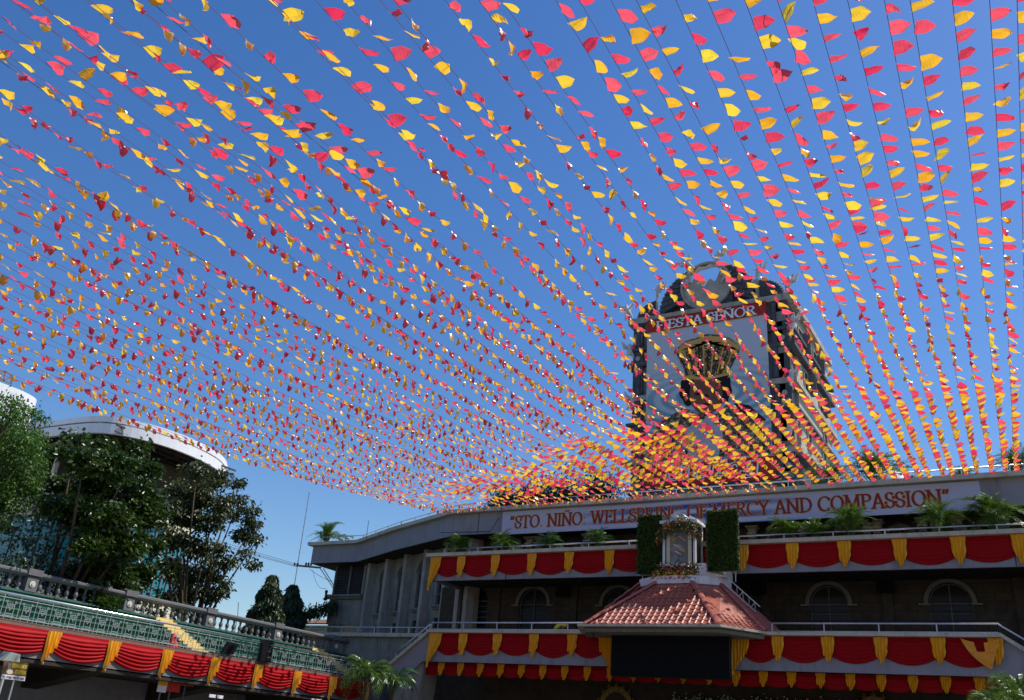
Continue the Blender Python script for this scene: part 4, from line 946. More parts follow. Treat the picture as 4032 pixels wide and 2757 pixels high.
blobs('yellow_flowers', curve_pts(260, yel, .06, .09, .07), M['fly'], SH, .042)
blobs('red_flowers', curve_pts(60, yel, .06, .10, .07), M['flr'], SH, .045)
blobs('pink_flowers', [(sx0-.3+i*.21, sy0-.42, 9.60-.05*(i % 2)) for i in range(9)], M['flp'], SH, .065)
leafcloud('garland_leaves', curve_pts(600, yel, .08, .10), M['frondd'], SH, .14, .03)
# clipped hedge panels either side
def hedge(name, label, x0, x1, Y, z0, z1, rz, lit):
    H = thing(name, label, 'hedge panel', ((x0+x1)/2, Y, z0), 'green hedge panels beside the shrine')
    c = Vector(((x0+x1)/2, Y, 0)); RZ = Matrix.Rotation(rz, 4, 'Z')
    def tr(p): q = RZ @ (Vector(p)-c); return tuple(q+c)
    b = MB().box(x0, x1, Y, Y+.12, z0, z1); b.v = [tr(p) for p in b.v]; b.build('backing', M['hback'], H)
    pts = [tr((rnd.uniform(x0-.02, x1+.02), Y-rnd.uniform(0, .09), rnd.uniform(z0-.03, z1+.03))) for _ in range(5200)]
    pts += [tr((x1+rnd.uniform(0, .05), Y+rnd.uniform(-.05, .12), rnd.uniform(z0, z1))) for _ in range(700)]+[tr((rnd.uniform(x0, x1), Y+rnd.uniform(-.05, .12), z1+rnd.uniform(0, .05))) for _ in range(500)]
    leafcloud('hedge_leaves', pts, M['hedge'], H, .09, .028, dirs=[(0, -.6, -.3)]*len(pts))
    f = MB(); f.box(x0-.03, x1+.03, Y+.121, Y+.16, z0-.04, z0-.0); f.box(x1+.0, x1+.03, Y+.05, Y+.16, z0, z1); f.v = [tr(p) for p in f.v]; f.build('frame', M['alum'], H)
    for x in (x0+.2, x1-.2): 
        s = MB().bar((x, Y+.2, z0-.5), (x, Y+.2, z0+.8), .04); s.v = [tr(p) for p in s.v]; s.build('prop', M['alum'], H)
hedge('hedge_panel', 'upright green hedge panel left of the flower shrine', -17.2, -15.93, 41.15, 9.92, 12.72, .0, 0)
hedge('hedge_panel', 'upright green hedge panel right of the flower shrine with sunlit edge', -13.68, -12.2, 41.0, 9.95, 12.72, -.10, 1)
# ladder and pole leaning on the pavilion
LDR = thing('ladder', 'aluminium lattice ladder leaning from the right hedge panel to the balcony', 'ladder', (-11.6, 41.2, 8.4))
a, b = at_y(2822, 2255, 41.35), at_y(2985, 2400, 41.35); dv = (b-a).normalized(); nv_ = Vector((-dv.z, 0, dv.x))*.15
for s in (1, -1): MB().bar(a+nv_*s, b+nv_*s, .045).build('rail', M['alum'], LDR)
L_ = (b-a).length; k = int(L_/.32)
for i in range(k):
    p, q = a.lerp(b, (i+.15)/k), a.lerp(b, (i+.9)/k)
    MB().bar(p+nv_, q-nv_, .022).build('lattice_bar', M['alum'], LDR)
    if i % 2 == 0: MB().bar(p+nv_, p-nv_, .03).build('rung', M['alum'], LDR)
a, b = at_y(2571, 2262, 41.3), at_y(2538, 2322, 41.3)
po = MB().tube([a, b], .04, 6).build('wooden_pole', M['wood'], None); tag(po, 'slanting brown wooden pole below the left hedge panel', 'pole')
a, b = at_y(2836, 2262, 41.6), at_y(2838, 2330, 41.6)
po = MB().tube([a, b], .02, 6).build('steel_pole', M['steel'], None); tag(po, 'thin upright steel pole beside the lattice ladder', 'pole')

# ================================================================ worker on the lower balcony
pc = at_y(2212, 2455, 40.95); X, Z = pc.x, 6.50
PR = thing('person', 'person in a yellow shirt bending over behind the lower balcony rail', 'person', (X, 40.95, Z))
def body(name, P, E_, R_, m): me = skin_body(name, [(X+p[0], 40.95+p[1], Z+p[2]) for p in P], E_, R_, m, 2); return link(name, me, PR)
# pelvis high at the right, trunk bent over towards the left, knees bent
body('body', [(.30, 0, .80), (.12, 0, .98), (-.12, 0, .98), (-.28, 0, .86), (-.36, 0, .76), (-.45, 0, .70), (-.22, -.18, .84), (-.34, -.24, .62), (-.50, -.22, .58), (-.60, -.20, .56), (-.22, .18, .84), (-.32, .24, .60), (-.48, .22, .52), (-.58, .2, .5), (.26, -.11, .72), (.05, -.17, .48), (.22, -.15, .10), (.08, -.15, .03), (.26, .11, .72), (.06, .17, .46), (.24, .15, .10), (.10, .15, .03)],
     [(0, 1), (1, 2), (2, 3), (3, 4), (4, 5), (2, 6), (6, 7), (7, 8), (8, 9), (2, 10), (10, 11), (11, 12), (12, 13), (0, 14), (14, 15), (15, 16), (16, 17), (0, 18), (18, 19), (19, 20), (20, 21)],
     [.14, .14, .145, .10, .06, .10, .07, .05, .04, .035, .07, .05, .04, .035, .10, .075, .055, .05, .10, .075, .055, .05], M['skin'])
body('shirt', [(.24, 0, .86), (.12, 0, .99), (-.08, 0, 1.0), (-.24, 0, .90), (-.20, -.19, .84), (-.29, -.23, .70), (-.20, .19, .84), (-.29, .23, .70)], [(0, 1), (1, 2), (2, 3), (2, 4), (4, 5), (2, 6), (6, 7)], [.155, .16, .165, .13, .095, .085, .095, .085], M['yshirt'])
body('trousers', [(.33, 0, .80), (.27, -.11, .72), (.05, -.17, .48), (.21, -.15, .16), (.27, .11, .72), (.06, .17, .46), (.23, .15, .16)], [(0, 1), (1, 2), (2, 3), (0, 4), (4, 5), (5, 6)], [.16, .115, .09, .075, .115, .09, .075], M['denim'])
MB().lathe([(.02, .13), (.08, .11), (.115, .05), (.12, 0), (.10, -.05)], 10, (X-.47, 40.95, Z+.73)).build('hair', M['hair'], PR, smooth=True)
for s in (-1, 1):
    for f in range(5):
        y = 40.95+s*.20+(f-2)*.018
        MB().tube([(X-.60, y, Z+.55), (X-.66, y+(f-2)*.004, Z+.53), (X-.69, y+(f-2)*.006, Z+.49-.005*f)], [.011, .010, .008], 5).build('finger', M['skin'], PR)
# red and gold clutter next to the person
# ================================================================ stand on the left: draped slab, railing, green tiers, balustrade
LS = thing('grandstand', 'long raised stand on the left with green tiers above a draped slab', 'grandstand', (-35, 30, 3.5))
LX = -33.0; Y0, Y1 = 12.0, 43.9
MB().box(-37.2, LX-.02, Y0, Y1, 3.5, 4.62).build('slab', M['bandd'], LS)
MB().box(LX-.019, LX, Y0, Y1, 3.47, 4.50).build('grey_edge_band', M['bandd'], LS)
MB().box(LX-.5, LX+.06, Y0, Y1, 4.625, 4.66).box(LX-.018, LX+.05, Y0, Y1, 4.505, 4.62).build('brown_slab_edge', M['brown'], LS)
MB().box(-52, LX-.03, Y0, Y1, 3.3, 3.42).build('underside', M['soffit'], LS)
for y in (16.5, 24.3, 30.6, 36.9):
    MB().prism([(LX-.06, y, 3.46), (LX-.06, y, 3.28), (-37.5, y, 2.5), (-44, y, 1.2), (-44, y, 3.46)], (0, .75, 0)).build('haunched_beam', M['soffit'], LS)
    MB().box(-44.6, -43.9, y, y+.75, 0, 3.45).build('pier', M['bandd'], LS)
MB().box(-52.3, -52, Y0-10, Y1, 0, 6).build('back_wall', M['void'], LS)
MB().box(-52, -33.4, 43.95, 44.4, 0, 3.45).build('end_wall', M['soffit'], LS)
for k in range(5):
    x1 = -34.15-.62*k; z1 = 4.66+.30*(k+1)
    MB().box(-37.1, x1, Y0, Y1-.3, 4.66 if k == 0 else z1-.30, z1-.07).build('tier_riser', M['seat'], LS)
    for j in range(13):
        ya = Y0+j*2.45; MB().box(x1-.45, x1+.10, ya+.02, ya+2.42, z1-.065, z1).build('bench_board', M['seat'], LS)
def aisle(y0):
    for k in range(5):
        x1 = -34.15-.62*k; z1 = 4.66+.30*(k+1)
        for h in (0, 1):
            MB().box(x1-.31+.31*h-.02, x1+.31*h+.13, y0, y0+1.0, 4.7, z1-.15*h+.015+.001*k).build('yellow_step', M['ystep'], LS)
# railing with ironwork panels
RL = thing('balcony_railing', 'polished rail with grey scrolled ironwork panels along the left stand', 'railing', (LX-.12, 30, 4.66))
rx = LX-.10
MB().tube([(rx, Y0, 5.56), (rx, 43.4, 5.56)], .042, 8).build('handrail', M['chrome'], RL, smooth=True)
MB().box(rx-.015, rx+.015, Y0, 43.4, 4.74, 4.77).box(rx-.012, rx+.012, Y0, 43.4, 5.40, 5.425).build('flat_bar', M['iron'], RL)
pan = MB(); b_ = .009
for y in (.0, .17, .47): pan.box(-b_, b_, y-b_, y+b_, 0, .82 if y == 0 else .66)
def ring_(mb, cy, cz, r, n=8, t=.009):
    mb.tube([(0, cy+r*math.cos(2*math.pi*i/n), cz+r*math.sin(2*math.pi*i/n)) for i in range(n+1)], t, 4, False)
for y in (.13, .52): ring_(pan, y, .60, .035)
for z in (.53, .47, .20, .12): pan.box(-b_, b_, .19, .45, z-b_, z+b_)
pan.bar((0, .22, .50), (0, .32, .30), .016); pan.bar((0, .42, .50), (0, .32, .30), .016); pan.bar((0, .27, .50), (0, .27, .58), .014); pan.bar((0, .37, .50), (0, .37, .58), .014)
for y in (.13, .52): ring_(pan, y, .10, .03)
pan.bar((0, .20, .40), (0, .44, .40), .014)
pme = pan.mesh('ironwork_panel', M['iron'])
y = Y0+.1; k = 0
while y < 43.2:
    link('ironwork_panel', pme, RL, mtx=Matrix.Translation(Vector((rx, y, 4.67))-RL.location)); y += .66; k += 1
# stone balustrade behind the tiers
BS = thing('balustrade', 'grey stone balustrade with turned balusters above the green tiers', 'balustrade', (-37, 30, 6.1))
bx = -37.0
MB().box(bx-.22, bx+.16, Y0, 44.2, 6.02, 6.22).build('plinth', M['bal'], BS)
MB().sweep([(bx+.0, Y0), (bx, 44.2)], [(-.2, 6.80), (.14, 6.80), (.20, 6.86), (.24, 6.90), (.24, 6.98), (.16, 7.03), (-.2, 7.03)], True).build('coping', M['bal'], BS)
MB().box(-37.6, bx-.25, Y0, 44.2, 0, 6.2).build('back_wall', M['bandd'], BS)
prof = [(.10, 0), (.10, .05), (.055, .07), (.05, .10), (.085, .16), (.105, .23), (.09, .31), (.05, .39), (.045, .45), (.07, .49), (.05, .53), (.10, .55), (.10, .58)]
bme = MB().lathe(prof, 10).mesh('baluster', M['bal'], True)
posts = [23.25-4.93*2, 23.25-4.93, 23.25, 28.17, 33.1, 38.0, 42.9]
for i, y in enumerate(posts):
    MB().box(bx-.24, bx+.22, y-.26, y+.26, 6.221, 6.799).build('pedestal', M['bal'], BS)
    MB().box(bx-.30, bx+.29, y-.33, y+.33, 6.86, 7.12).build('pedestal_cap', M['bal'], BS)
    rs_ = MB().prism([(bx+.221, y+.13*math.cos(a*math.pi/8), 6.52+.13*math.sin(a*math.pi/8)) for a in range(16)], (.035, 0, 0)).build('rosette', M['lime'], BS)
    MB().prism([(bx+.257, y+.06*math.cos(a*math.pi/5), 6.52+.06*math.sin(a*math.pi/5)) for a in range(10)], (.03, 0, 0)).build('rosette_centre', M['statue'], rs_)
    if i < len(posts)-1:
        for j in range(10):
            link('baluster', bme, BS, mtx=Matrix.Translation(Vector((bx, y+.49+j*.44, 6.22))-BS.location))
aisle(29.6); aisle(18.6); aisle(40.6)
valance('valance', 'sunlit red swags with yellow tails hanging from the left stand', [14.1+2.71*i for i in range(11)], LX+.03, 4.50, .98, .62, .58, 1.15, rowface='+x', group=GV, nf=6, amp=.075)
# things on the stand
q = at_x(1033, 2590, LX)
SP = thing('loudspeaker', 'tall black rounded loudspeaker strapped outside the left railing', 'speaker', (LX+.25, q.y, 4.66))
pr = [(.0, -.28), (.0, .28), (.30, .34), (.44, .18), (.44, -.18), (.30, -.34)]
mb = MB(); mb.prism([(LX-.05+a, q.y+b, 4.66) for a, b in pr], (.02, 0, .98)); mb.build('cabinet', M['black'], SP)
MB().box(LX+.40, LX+.42, q.y-.16, q.y+.16, 4.72, 5.1).build('grille', M['ledm'], SP)
for z in (5.12, 5.40, 4.86): MB().box(LX+.405, LX+.425, q.y-.10, q.y+.12, z, z+.02).build('trim_strip', M['frame'], SP)
q = at_x(898, 2560, LX)
FL = thing('floodlight', 'black square floodlight tilted on the left railing', 'floodlight', (LX, q.y, 4.7))
mb = MB(); mb.prism([(LX+.12, q.y-.42, 4.72), (LX+.12, q.y+.25, 4.74), (LX+.2, q.y+.42, 5.22), (LX+.2, q.y-.22, 5.26)], (-.14, 0, .03)); mb.build('housing', M['black'], FL)
mb = MB(); mb.prism([(LX+.128, q.y-.28, 4.80), (LX+.128, q.y+.16, 4.80), (LX+.195, q.y+.28, 5.12), (LX+.195, q.y-.15, 5.14)], (.012, 0, 0)); mb.build('lens', M['glass'], FL)
MB().bar((LX+.02, q.y, 4.66), (LX+.05, q.y, 4.9), .04).build('bracket', M['black'], FL)
q = at_x(680, 2530, LX-.5)
RC = thing('red_cone', 'red cloth covered cone standing behind the left railing', 'cone', (LX-.5, q.y, 4.66))
MB().lathe([(.27, 0), (.25, .12), (.18, .3), (.12, .45), (.03, .62)], 9, (LX-.5, q.y, 4.67)).build('cover', M['redcl'], RC)
MB().lathe([(.30, 0), (.30, .04)], 12, (LX-.5, q.y, 4.66)).build('base', M['redcl'], RC)
# things below and in front of the stand
def board(name, label, cat, p0, p1, X_, m, th=.04, extra=None):
    a, b = at_x(*p0, X_), at_x(*p1, X_)
    T = thing(name, label, cat, (X_, (a.y+b.y)/2, b.z))
    MB().box(X_-th, X_, min(a.y, b.y), max(a.y, b.y), min(a.z, b.z), max(a.z, b.z)).build('board', m, T); 
    MB().bar((X_-th-.03, (a.y+b.y)/2, 0), (X_-th-.03, (a.y+b.y)/2, max(a.z, b.z)), .05).build('post', M['frame'], T)
    return T, a, b
T, a, b = board('red_board', 'dark red display board under the left stand', 'board', (650, 2668), (705, 2728), -33.9, M['redcl'])
T, a, b = board('orange_board', 'orange red board beside the dark red board under the left stand', 'board', (710, 2672), (762, 2705), -34.1, mat('orange_red_board', (.50, .07, .03), .6, .3))
T, a, b = board('hanging_sign', 'yellow and white narrow sign hanging under the left stand', 'sign', (627, 2680), (652, 2728), -33.5, M['white'])
MB().box(-33.499, -33.48, min(a.y, b.y), max(a.y, b.y), max(a.z, b.z)-.18, max(a.z, b.z)).build('yellow_top', M['gold'], T)
T, a, b = board('white_sign', 'white double sign board at the bottom under the left stand', 'sign', (826, 2733), (878, 2752), -32.4, M['white'])
MB().box(-32.399, -32.385, (a.y+b.y)/2-.03, (a.y+b.y)/2+.03, min(a.z, b.z), max(a.z, b.z)).build('dark_mark', M['black'], T)
T, a, b = board('white_sign', 'small white sign at the bottom edge beside the palm', 'sign', (1228, 2750), (1262, 2790), -31.4, M['white'])
T, a, b = board('blue_sign', 'dark blue sign with white lettering deep under the left stand', 'sign', (302, 2622), (338, 2642), -42, mat('blue_board', (.03, .03, .16), .6, .3), .05)
lettering('RE', (-41.99, a.y+.2, b.z+.12), (0, 1, 0), (0, 0, 1), (1, 0, 0), .3, width=.8, name='lettering', m=M['white'], parent=T)
T, a, b = board('yellow_sign', 'dull yellow sign beside the dark blue sign under the left stand', 'sign', (340, 2618), (372, 2638), -42, M['cream'], .05)
# communion sign on a pole in front of the stand
CX = -20.0
c0, c1, c2, c3 = at_x(18, 2600, CX), at_x(113, 2612, CX), at_x(95, 2684, CX), at_x(2, 2673, CX)
CS = thing('communion_sign', 'sign on a pole with yellow words about the communion station', 'sign', ((c0+c2)/2))
ex_ = (c1-c0).normalized(); ez_ = (c0-c3).normalized(); W_ = (c1-c0).length; H_ = (c0-c3).length; o_ = c3.copy()
nx_ = ex_.cross(ez_).normalized()
def sp_(u, v, k=0): return o_+ex_*(u*W_)+ez_*(v*H_)+nx_*k
MB().prism([sp_(0, 0), sp_(1, 0), sp_(1, 1), sp_(0, 1)], tuple(-nx_*.02)).build('board', mat('sign_print', (.30, .17, .05), .5, .3, col2=(.03, .015, .03), vscale=3), CS)
MB().quad(sp_(.02, .02, .003), sp_(.98, .02, .003), sp_(.98, .25, .003), sp_(.02, .25, .003)).build('white_strip', M['white'], CS)
MB().prism([sp_(.30+.14*math.cos(k*.5236), .42+.13*math.sin(k*.5236), .005) for k in range(12)], tuple(nx_*.002)).build('wafer_print', M['cream'], CS)
MB().prism([sp_(*q, .004) for q in ((.14, .88), (.30, .88), (.27, .7), (.24, .55), (.30, .42), (.12, .42), (.20, .55), (.17, .7))], tuple(nx_*.002)).build('cup_print', M['frame'], CS)
yp = mat('yellow_print', (.80, .62, .03), .5, .3)
lettering('COMMUNION', sp_(.36, .68), ex_, ez_, nx_, H_*.2, width=W_*.60, z0=.004, thick=.2, thin=.1, name='lettering', m=yp, parent=CS)
lettering('STATION', sp_(.52, .36), ex_, ez_, nx_, H_*.2, width=W_*.44, z0=.004, thick=.2, thin=.1, name='lettering', m=yp, parent=CS)
lettering('PLS. FORM TWO (2) LINES', sp_(.05, .06), ex_, ez_, nx_, H_*.13, width=W_*.90, z0=.006, thick=.2, thin=.1, name='lettering', m=outl, parent=CS)
pb0 = at_x(55, 2679, CX-.03); MB().tube([(CX-.03, pb0.y, 0), pb0], .022, 8).build('pole', M['steel'], CS)
q = at_x(42, 2590, CX-1.2)
LP = thing('lamp_hood', 'pale green lamp hood just above the communion sign', 'lamp', q)
mb = MB(); mb.prism([(CX-1.2, q.y-.17, q.z-.08), (CX-1.2, q.y+.26, q.z-.12), (CX-1.2, q.y+.22, q.z+.10), (CX-1.2, q.y-.02, q.z+.12)], (-.3, 0, .02)); mb.build('hood', mat('grey_green_paint', (.30, .36, .32), .6, .3), LP)
MB().tube([(CX-1.35, q.y+.05, q.z), (CX-1.35, q.y+.05, 0)], .04, 6).build('pole', M['steel'], LP)

# ================================================================ curved white canopy building behind the trees
CB_ = thing('canopy_building', 'building with a huge curved white canopy roof and teal glass behind the trees', 'building', (-66, 45, 0))
arc = [(-95, 39.4), (-66, 38.35), (-62.5, 38.45), (-59.5, 38.8), (-57.9, 39.7), (-56.8, 41.5), (-56.3, 44), (-56.5, 46.6), (-57.2, 49), (-58.7, 51.2), (-61, 53), (-66, 54.5), (-95, 55)]
def smooth_arc(P, n=4):
    o = []
    for i in range(len(P)-1):
        p0, p1, p2, p3 = P[max(i-1, 0)], P[i], P[i+1], P[min(i+2, len(P)-1)]
        for k in range(n):
            t = k/n; o.append(tuple(.5*((2*p1[j])+(-p0[j]+p2[j])*t+(2*p0[j]-5*p1[j]+4*p2[j]-p3[j])*t*t+(-p0[j]+3*p1[j]-3*p2[j]+p3[j])*t**3) for j in (0, 1)))
    return o+[P[-1]]
AR = [arc[0]]+smooth_arc(arc[1:-1])+[arc[-1]]
MB().sweep(AR, [(0, 20.75), (0, 22.05), (-.25, 22.12), (-.25, 20.75)], True).build('white_fascia', M['canopy'], CB_, smooth=False)
MB().prism([(x, y, 21.5) for x, y in AR], (0, 0, .1)).build('roof_sheet', M['trussm'], CB_)
for i, x in enumerate([-57.6-k*1.3 for k in range(17)]):
    yy = [p[1] for p in AR if abs(p[0]-x) < 1.6]; ya, yb_ = min(yy)+.4 if yy else 39.5, max(yy)-.4 if yy else 54
    t = MB(); t.box(x-.06, x+.06, ya, yb_, 21.28, 21.4); t.box(x-.05, x+.05, ya, yb_, 20.82, 20.9); m_ = int((yb_-ya)/.8)
    for j in range(m_): y = ya+j*.8; t.bar((x, y, 20.86), (x, y+.4, 21.3), .05); t.bar((x, y+.4, 21.3), (x, y+.8, 20.86), .05)
    t.build('roof_truss', M['trussm'], CB_)
for y in (41, 43.5, 46, 48.5, 51): MB().box(-90, -57.8, y-.06, y+.06, 20.95, 21.1).build('purlin', M['trussm'], CB_)
MB().bar((-58.6, 48.0, 20.8), (-59.6, 47.2, 18.0), .12).build('brace', M['trussm'], CB_)
W1 = smooth_arc([(-95, 44), (-66, 43), (-62, 43.4), (-60.4, 45.2), (-60.2, 47.6), (-61, 50.0), (-64, 52), (-95, 53)])
W2 = [(-95, 41.5), (-66, 40.5)]+smooth_arc([(-66, 40.5), (-61.5, 40.9), (-59.2, 43), (-58.9, 46), (-59.6, 49), (-62, 51.5), (-66, 52.5)])[1:]
MB().sweep(W1, [(0, 17.4), (0, 20.7)]).build('recessed_wall', M['trussm'], CB_)
for x in (-60.6, -63.5, -66.5, -70): MB().bar((x, 41.2, 17.2), (x, 41.2, 20.8), .3).build('white_column', M['canopy'], CB_)
MB().sweep(W2, [(-6, 17.45), (.25, 17.45), (.25, 15.4), (0, 15.4)]).build('cream_parapet', M['bcream'], CB_)
gl = MB().sweep(W2, [(-.05, 15.4), (-.05, 10.2)]).build('teal_glass_wall', M['teal'], CB_)
mb = MB()
for i in range(0, len(W2), 1): mb.box(W2[i][0]-.05, W2[i][0]+.05, W2[i][1]-.05, W2[i][1]+.05, 10.2, 15.4)
for z in (11.9, 13.6): mb.sweep(W2, [(-.04, z-.04), (.02, z-.04), (.02, z+.04), (-.04, z+.04)], True)
mb.build('mullion', M['frame'], gl)
MB().sweep(W2, [(.2, 10.2), (.2, 8.6), (-.1, 8.6)]).build('cream_band', M['bcream'], CB_)
MB().sweep(W2, [(-.02, 8.6), (-.02, 0)]).build('green_glass_wall', M['tealb'], CB_)
FB = thing('far_left_building', 'white roofed building corner at the left edge behind the bright green tree', 'building', (-63, 28, 0))
A2_ = smooth_arc([(-61, 12), (-60.2, 25), (-60.0, 31.5), (-60.1, 33.6), (-61.0, 35.0), (-63.5, 35.3), (-75, 35.3)])
MB().sweep(A2_, [(0, 19.6), (0, 22), (-.3, 22.1), (-.3, 19.6)], True).build('white_fascia', M['canopy'], FB)
MB().prism([(x, y, 20) for x, y in A2_]+[(-75, 12, 20)], (0, 0, .1)).build('roof_sheet', M['trussm'], FB)
MB().prism([(-63, 12, 0), (-63, 31.5, 0), (-75, 31.5, 0), (-75, 12, 0)], (0, 0, 19.6)).build('wall', M['bcream'], FB)
MB().box(-62.9, -62.85, 14, 30.5, 8, 13).build('teal_glass', M['teal'], FB)
fr = MB(); q = [at_x(-40, 1455, -60.5), at_x(48, 1480, -60.5), at_x(44, 1512, -60.5), at_x(-40, 1490, -60.5), at_x(20, 1462, -60.5), at_x(15, 1500, -60.5)]
for a, b in ((0, 4), (4, 1), (1, 2), (3, 5), (5, 2), (3, 4), (4, 5), (5, 1), (0, 5)): fr.bar(q[a], q[b], .06)
fr.build('roof_frame', M['wood'], FB)
# small white dome behind the roof at the right
DM = thing('white_dome', 'small white dome showing between the palms on the roof at the right', 'dome', (-3, 62, 14))
q = at_y(3530, 1868, 62)
MB().lathe([(1.35*math.cos(t*math.pi/16), 1.35*math.sin(t*math.pi/16)) for t in range(9)], 20, (q.x-.3, 62, q.z-1.1)).build('shell', M['white'], DM, smooth=True)
MB().lathe([(1.3, 0), (1.3, 4)], 20, (q.x-.3, 62, q.z-5.1)).build('drum', M['white'], DM)
lo_ = at_y(690*1.735, 1405*1.735, 70)
HB = thing('lattice_house', 'sunlit cream house wall seen through the gap under the corner room', 'house', (-58, 66, 0))
MB().box(-62, -45, 66, 66.3, 0, 11.0).build('wall', M['bcream'], HB)
for k in range(9): MB().box(-62, -45, 65.9, 65.995, 9+k*.22, 9.09+k*.22).build('louvre', M['oldwall'], HB)
MB().prism([(-62.5, 65.4, 11.0), (-44.5, 65.4, 11.0), (-44.5, 70, 12.0), (-62.5, 70, 12.0)], (0, 0, .12)).build('roof', M['wood'], HB)

# masts, utility gear and wires
ms = thing('radio_mast', 'thin guyed radio mast rising behind the trees', 'mast', (at_y(1160, 2300, 70)))
a, b = at_y(1160, 2330, 70), at_y(1218, 1940, 70)
MB().tube([(a.x, 70, 0), (b.x*.5+a.x*.5, 70, b.z*.5), (b.x, 70, b.z)], [.07, .05, .03], 5).build('mast_pole', M['frame'], ms)
for k in range(9): z = b.z-k*.9; MB().bar((b.x-.12, 70, z), (b.x+.12, 70, z), .02).build('mast_rung', M['frame'], ms)
a = at_y(939, 2372, 60); b = at_y(936, 2425, 60)
po = MB().tube([a, b, (b.x, 60, 0)], .035, 5).build('thin_antenna', M['frame'], None); tag(po, 'short thin antenna rod between the leafy tree and the cone trees', 'antenna')
UP = thing('utility_bracket', 'utility crossarm with insulators fixed to the wing corner', 'bracket', (-46.3, 50, 12.8))
a, b = at_y(1168, 2227, 50), at_y(1262, 2236, 50)
MB().bar(a, b, .12).build('crossarm', M['wood'], UP)
for p, q in (((1262, 2240), (1312, 2315)), ((1273, 2238), (1318, 2312))): MB().bar(at_y(*p, 50.2), at_y(*q, 50.6), .05).build('strut', M['towdk'], UP)
for px in (1160, 1172, 1205, 1215, 1225): p = at_y(px, 2222, 50); MB().lathe([(.05, -.1), (.09, -.05), (.05, 0), (.09, .05), (.04, .12)], 7, p).build('insulator', M['black'], UP)
p = at_y(1283, 2345, 50.4); MB().lathe([(.09, -.35), (.12, -.25), (.06, 0), (.10, .2), (.12, .3), (.05, .38)], 8, p).build('cable_box', M['black'], UP)
def wire(name, label, p, q, sag, n=14, r=.014):
    p, q = Vector(p), Vector(q); o = MB().tube([p.lerp(q, t/n)-Vector((0, 0, 4*sag*(t/n)*(1-t/n))) for t in range(n+1)], r, 4).build(name, M['black'], None); tag(o, label, 'wire', 'overhead wires beside the wing'); return o
for k, (p, q, nm) in enumerate((((1168, 2222), (930, 2142), 'uppermost'), ((1168, 2228), (930, 2160), 'middle'), ((1168, 2232), (930, 2172), 'lowest'))):
    wire('power_wire', f'{nm} of the three thin wires running left from the utility crossarm', at_y(*p, 50), at_y(q[0]-700, q[1]-240, 90), .5)
wire('power_wire', 'looping cable hanging from the crossarm down to the cable box', at_y(1231, 2243, 50), at_y(1285, 2315, 50.4), .5)
wire('power_wire', 'thin cable from the cable box down to the creeper', at_y(1292, 2370, 50.4), at_y(1256, 2440, 52), .1)
wire('power_wire', 'short sloping cable between crossarm and wing wall', at_y(1218, 2240, 50), at_y(1310, 2290, 50.4), .1)
for px, py in ((1918, 2262), (1905, 2300)): pass
def lspk(name, label, px, py, Y=45.2):
    q = at_y(px, py, Y); T = thing(name, label, 'speaker', q, 'black speakers on the second storey wall')
    mb = MB(); mb.prism([(q.x-.38, Y-.25, q.z-.26), (q.x+.38, Y-.25, q.z-.26), (q.x+.34, Y-.05, q.z+.26), (q.x-.34, Y-.05, q.z+.26)], (0, .28, 0)); mb.build('cabinet', M['black'], T)
    MB().bar((q.x, Y+.1, q.z), (q.x, Y+.1, q.z+.5), .05).build('bracket', M['black'], T)
lspk('wall_speaker', 'black speaker under the upper balcony between the two left arched windows', 2218, 2330)
lspk('wall_speaker', 'black speaker under the upper balcony between the two right arched windows', 3486, 2312)
lspk('wall_speaker', 'black speaker under the upper balcony just right of the tiled pavilion', 2985, 2320)
# white blooms heaped against the ground storey wall
bf = [(rnd.uniform(-16.8, -6.5), 44.5-rnd.random()*.3, 4.35+rnd.gauss(0, .22)) for _ in range(900)]
fo = blobs('white_bloom_bank', bf, M['flw'], None, .06); tag(fo, 'bank of cream blooms against the ground storey wall', 'flowers')
fo = leafcloud('bloom_bank_leaves', [(p[0], p[1], p[2]-.05) for p in bf]*3, M['frondd'], None, .16, .04); tag(fo, 'leaves among the cream blooms on the ground storey wall', 'foliage')
for xx, lab in ((-19.6, 'left'), (-7.4, 'right')):
    T = thing('gilded_arch', f'dark gilded arched ornament on the ground storey, {lab} of the cream blooms', 'ornament', (xx, 44.4, 3.5))
    mb = MB()
    for k in range(18):
        a0, a1 = math.pi*k/18, math.pi*(k+1)/18
        mb.prism([(xx+rr*math.cos(aa), 44.4+.02*(k % 2), 3.9+rr*1.2*math.sin(aa)) for rr, aa in ((.95, a0), (.95, a1), (.72, a1), (.72, a0))], (0, .18, 0))
    mb.build('arch_frame', M['brass'], T); MB().box(xx-.7, xx+.7, 44.50, 44.56, 2.6, 4.0).build('niche', M['void'], T)
    for k in range(9): an = math.pi*k/8; MB().lathe([(.02, -.1), (.13, 0), (.04, .14)], 6, (xx+1.0*math.cos(an), 44.42, 3.9+1.2*math.sin(an))).build('finial', M['brass'], T)
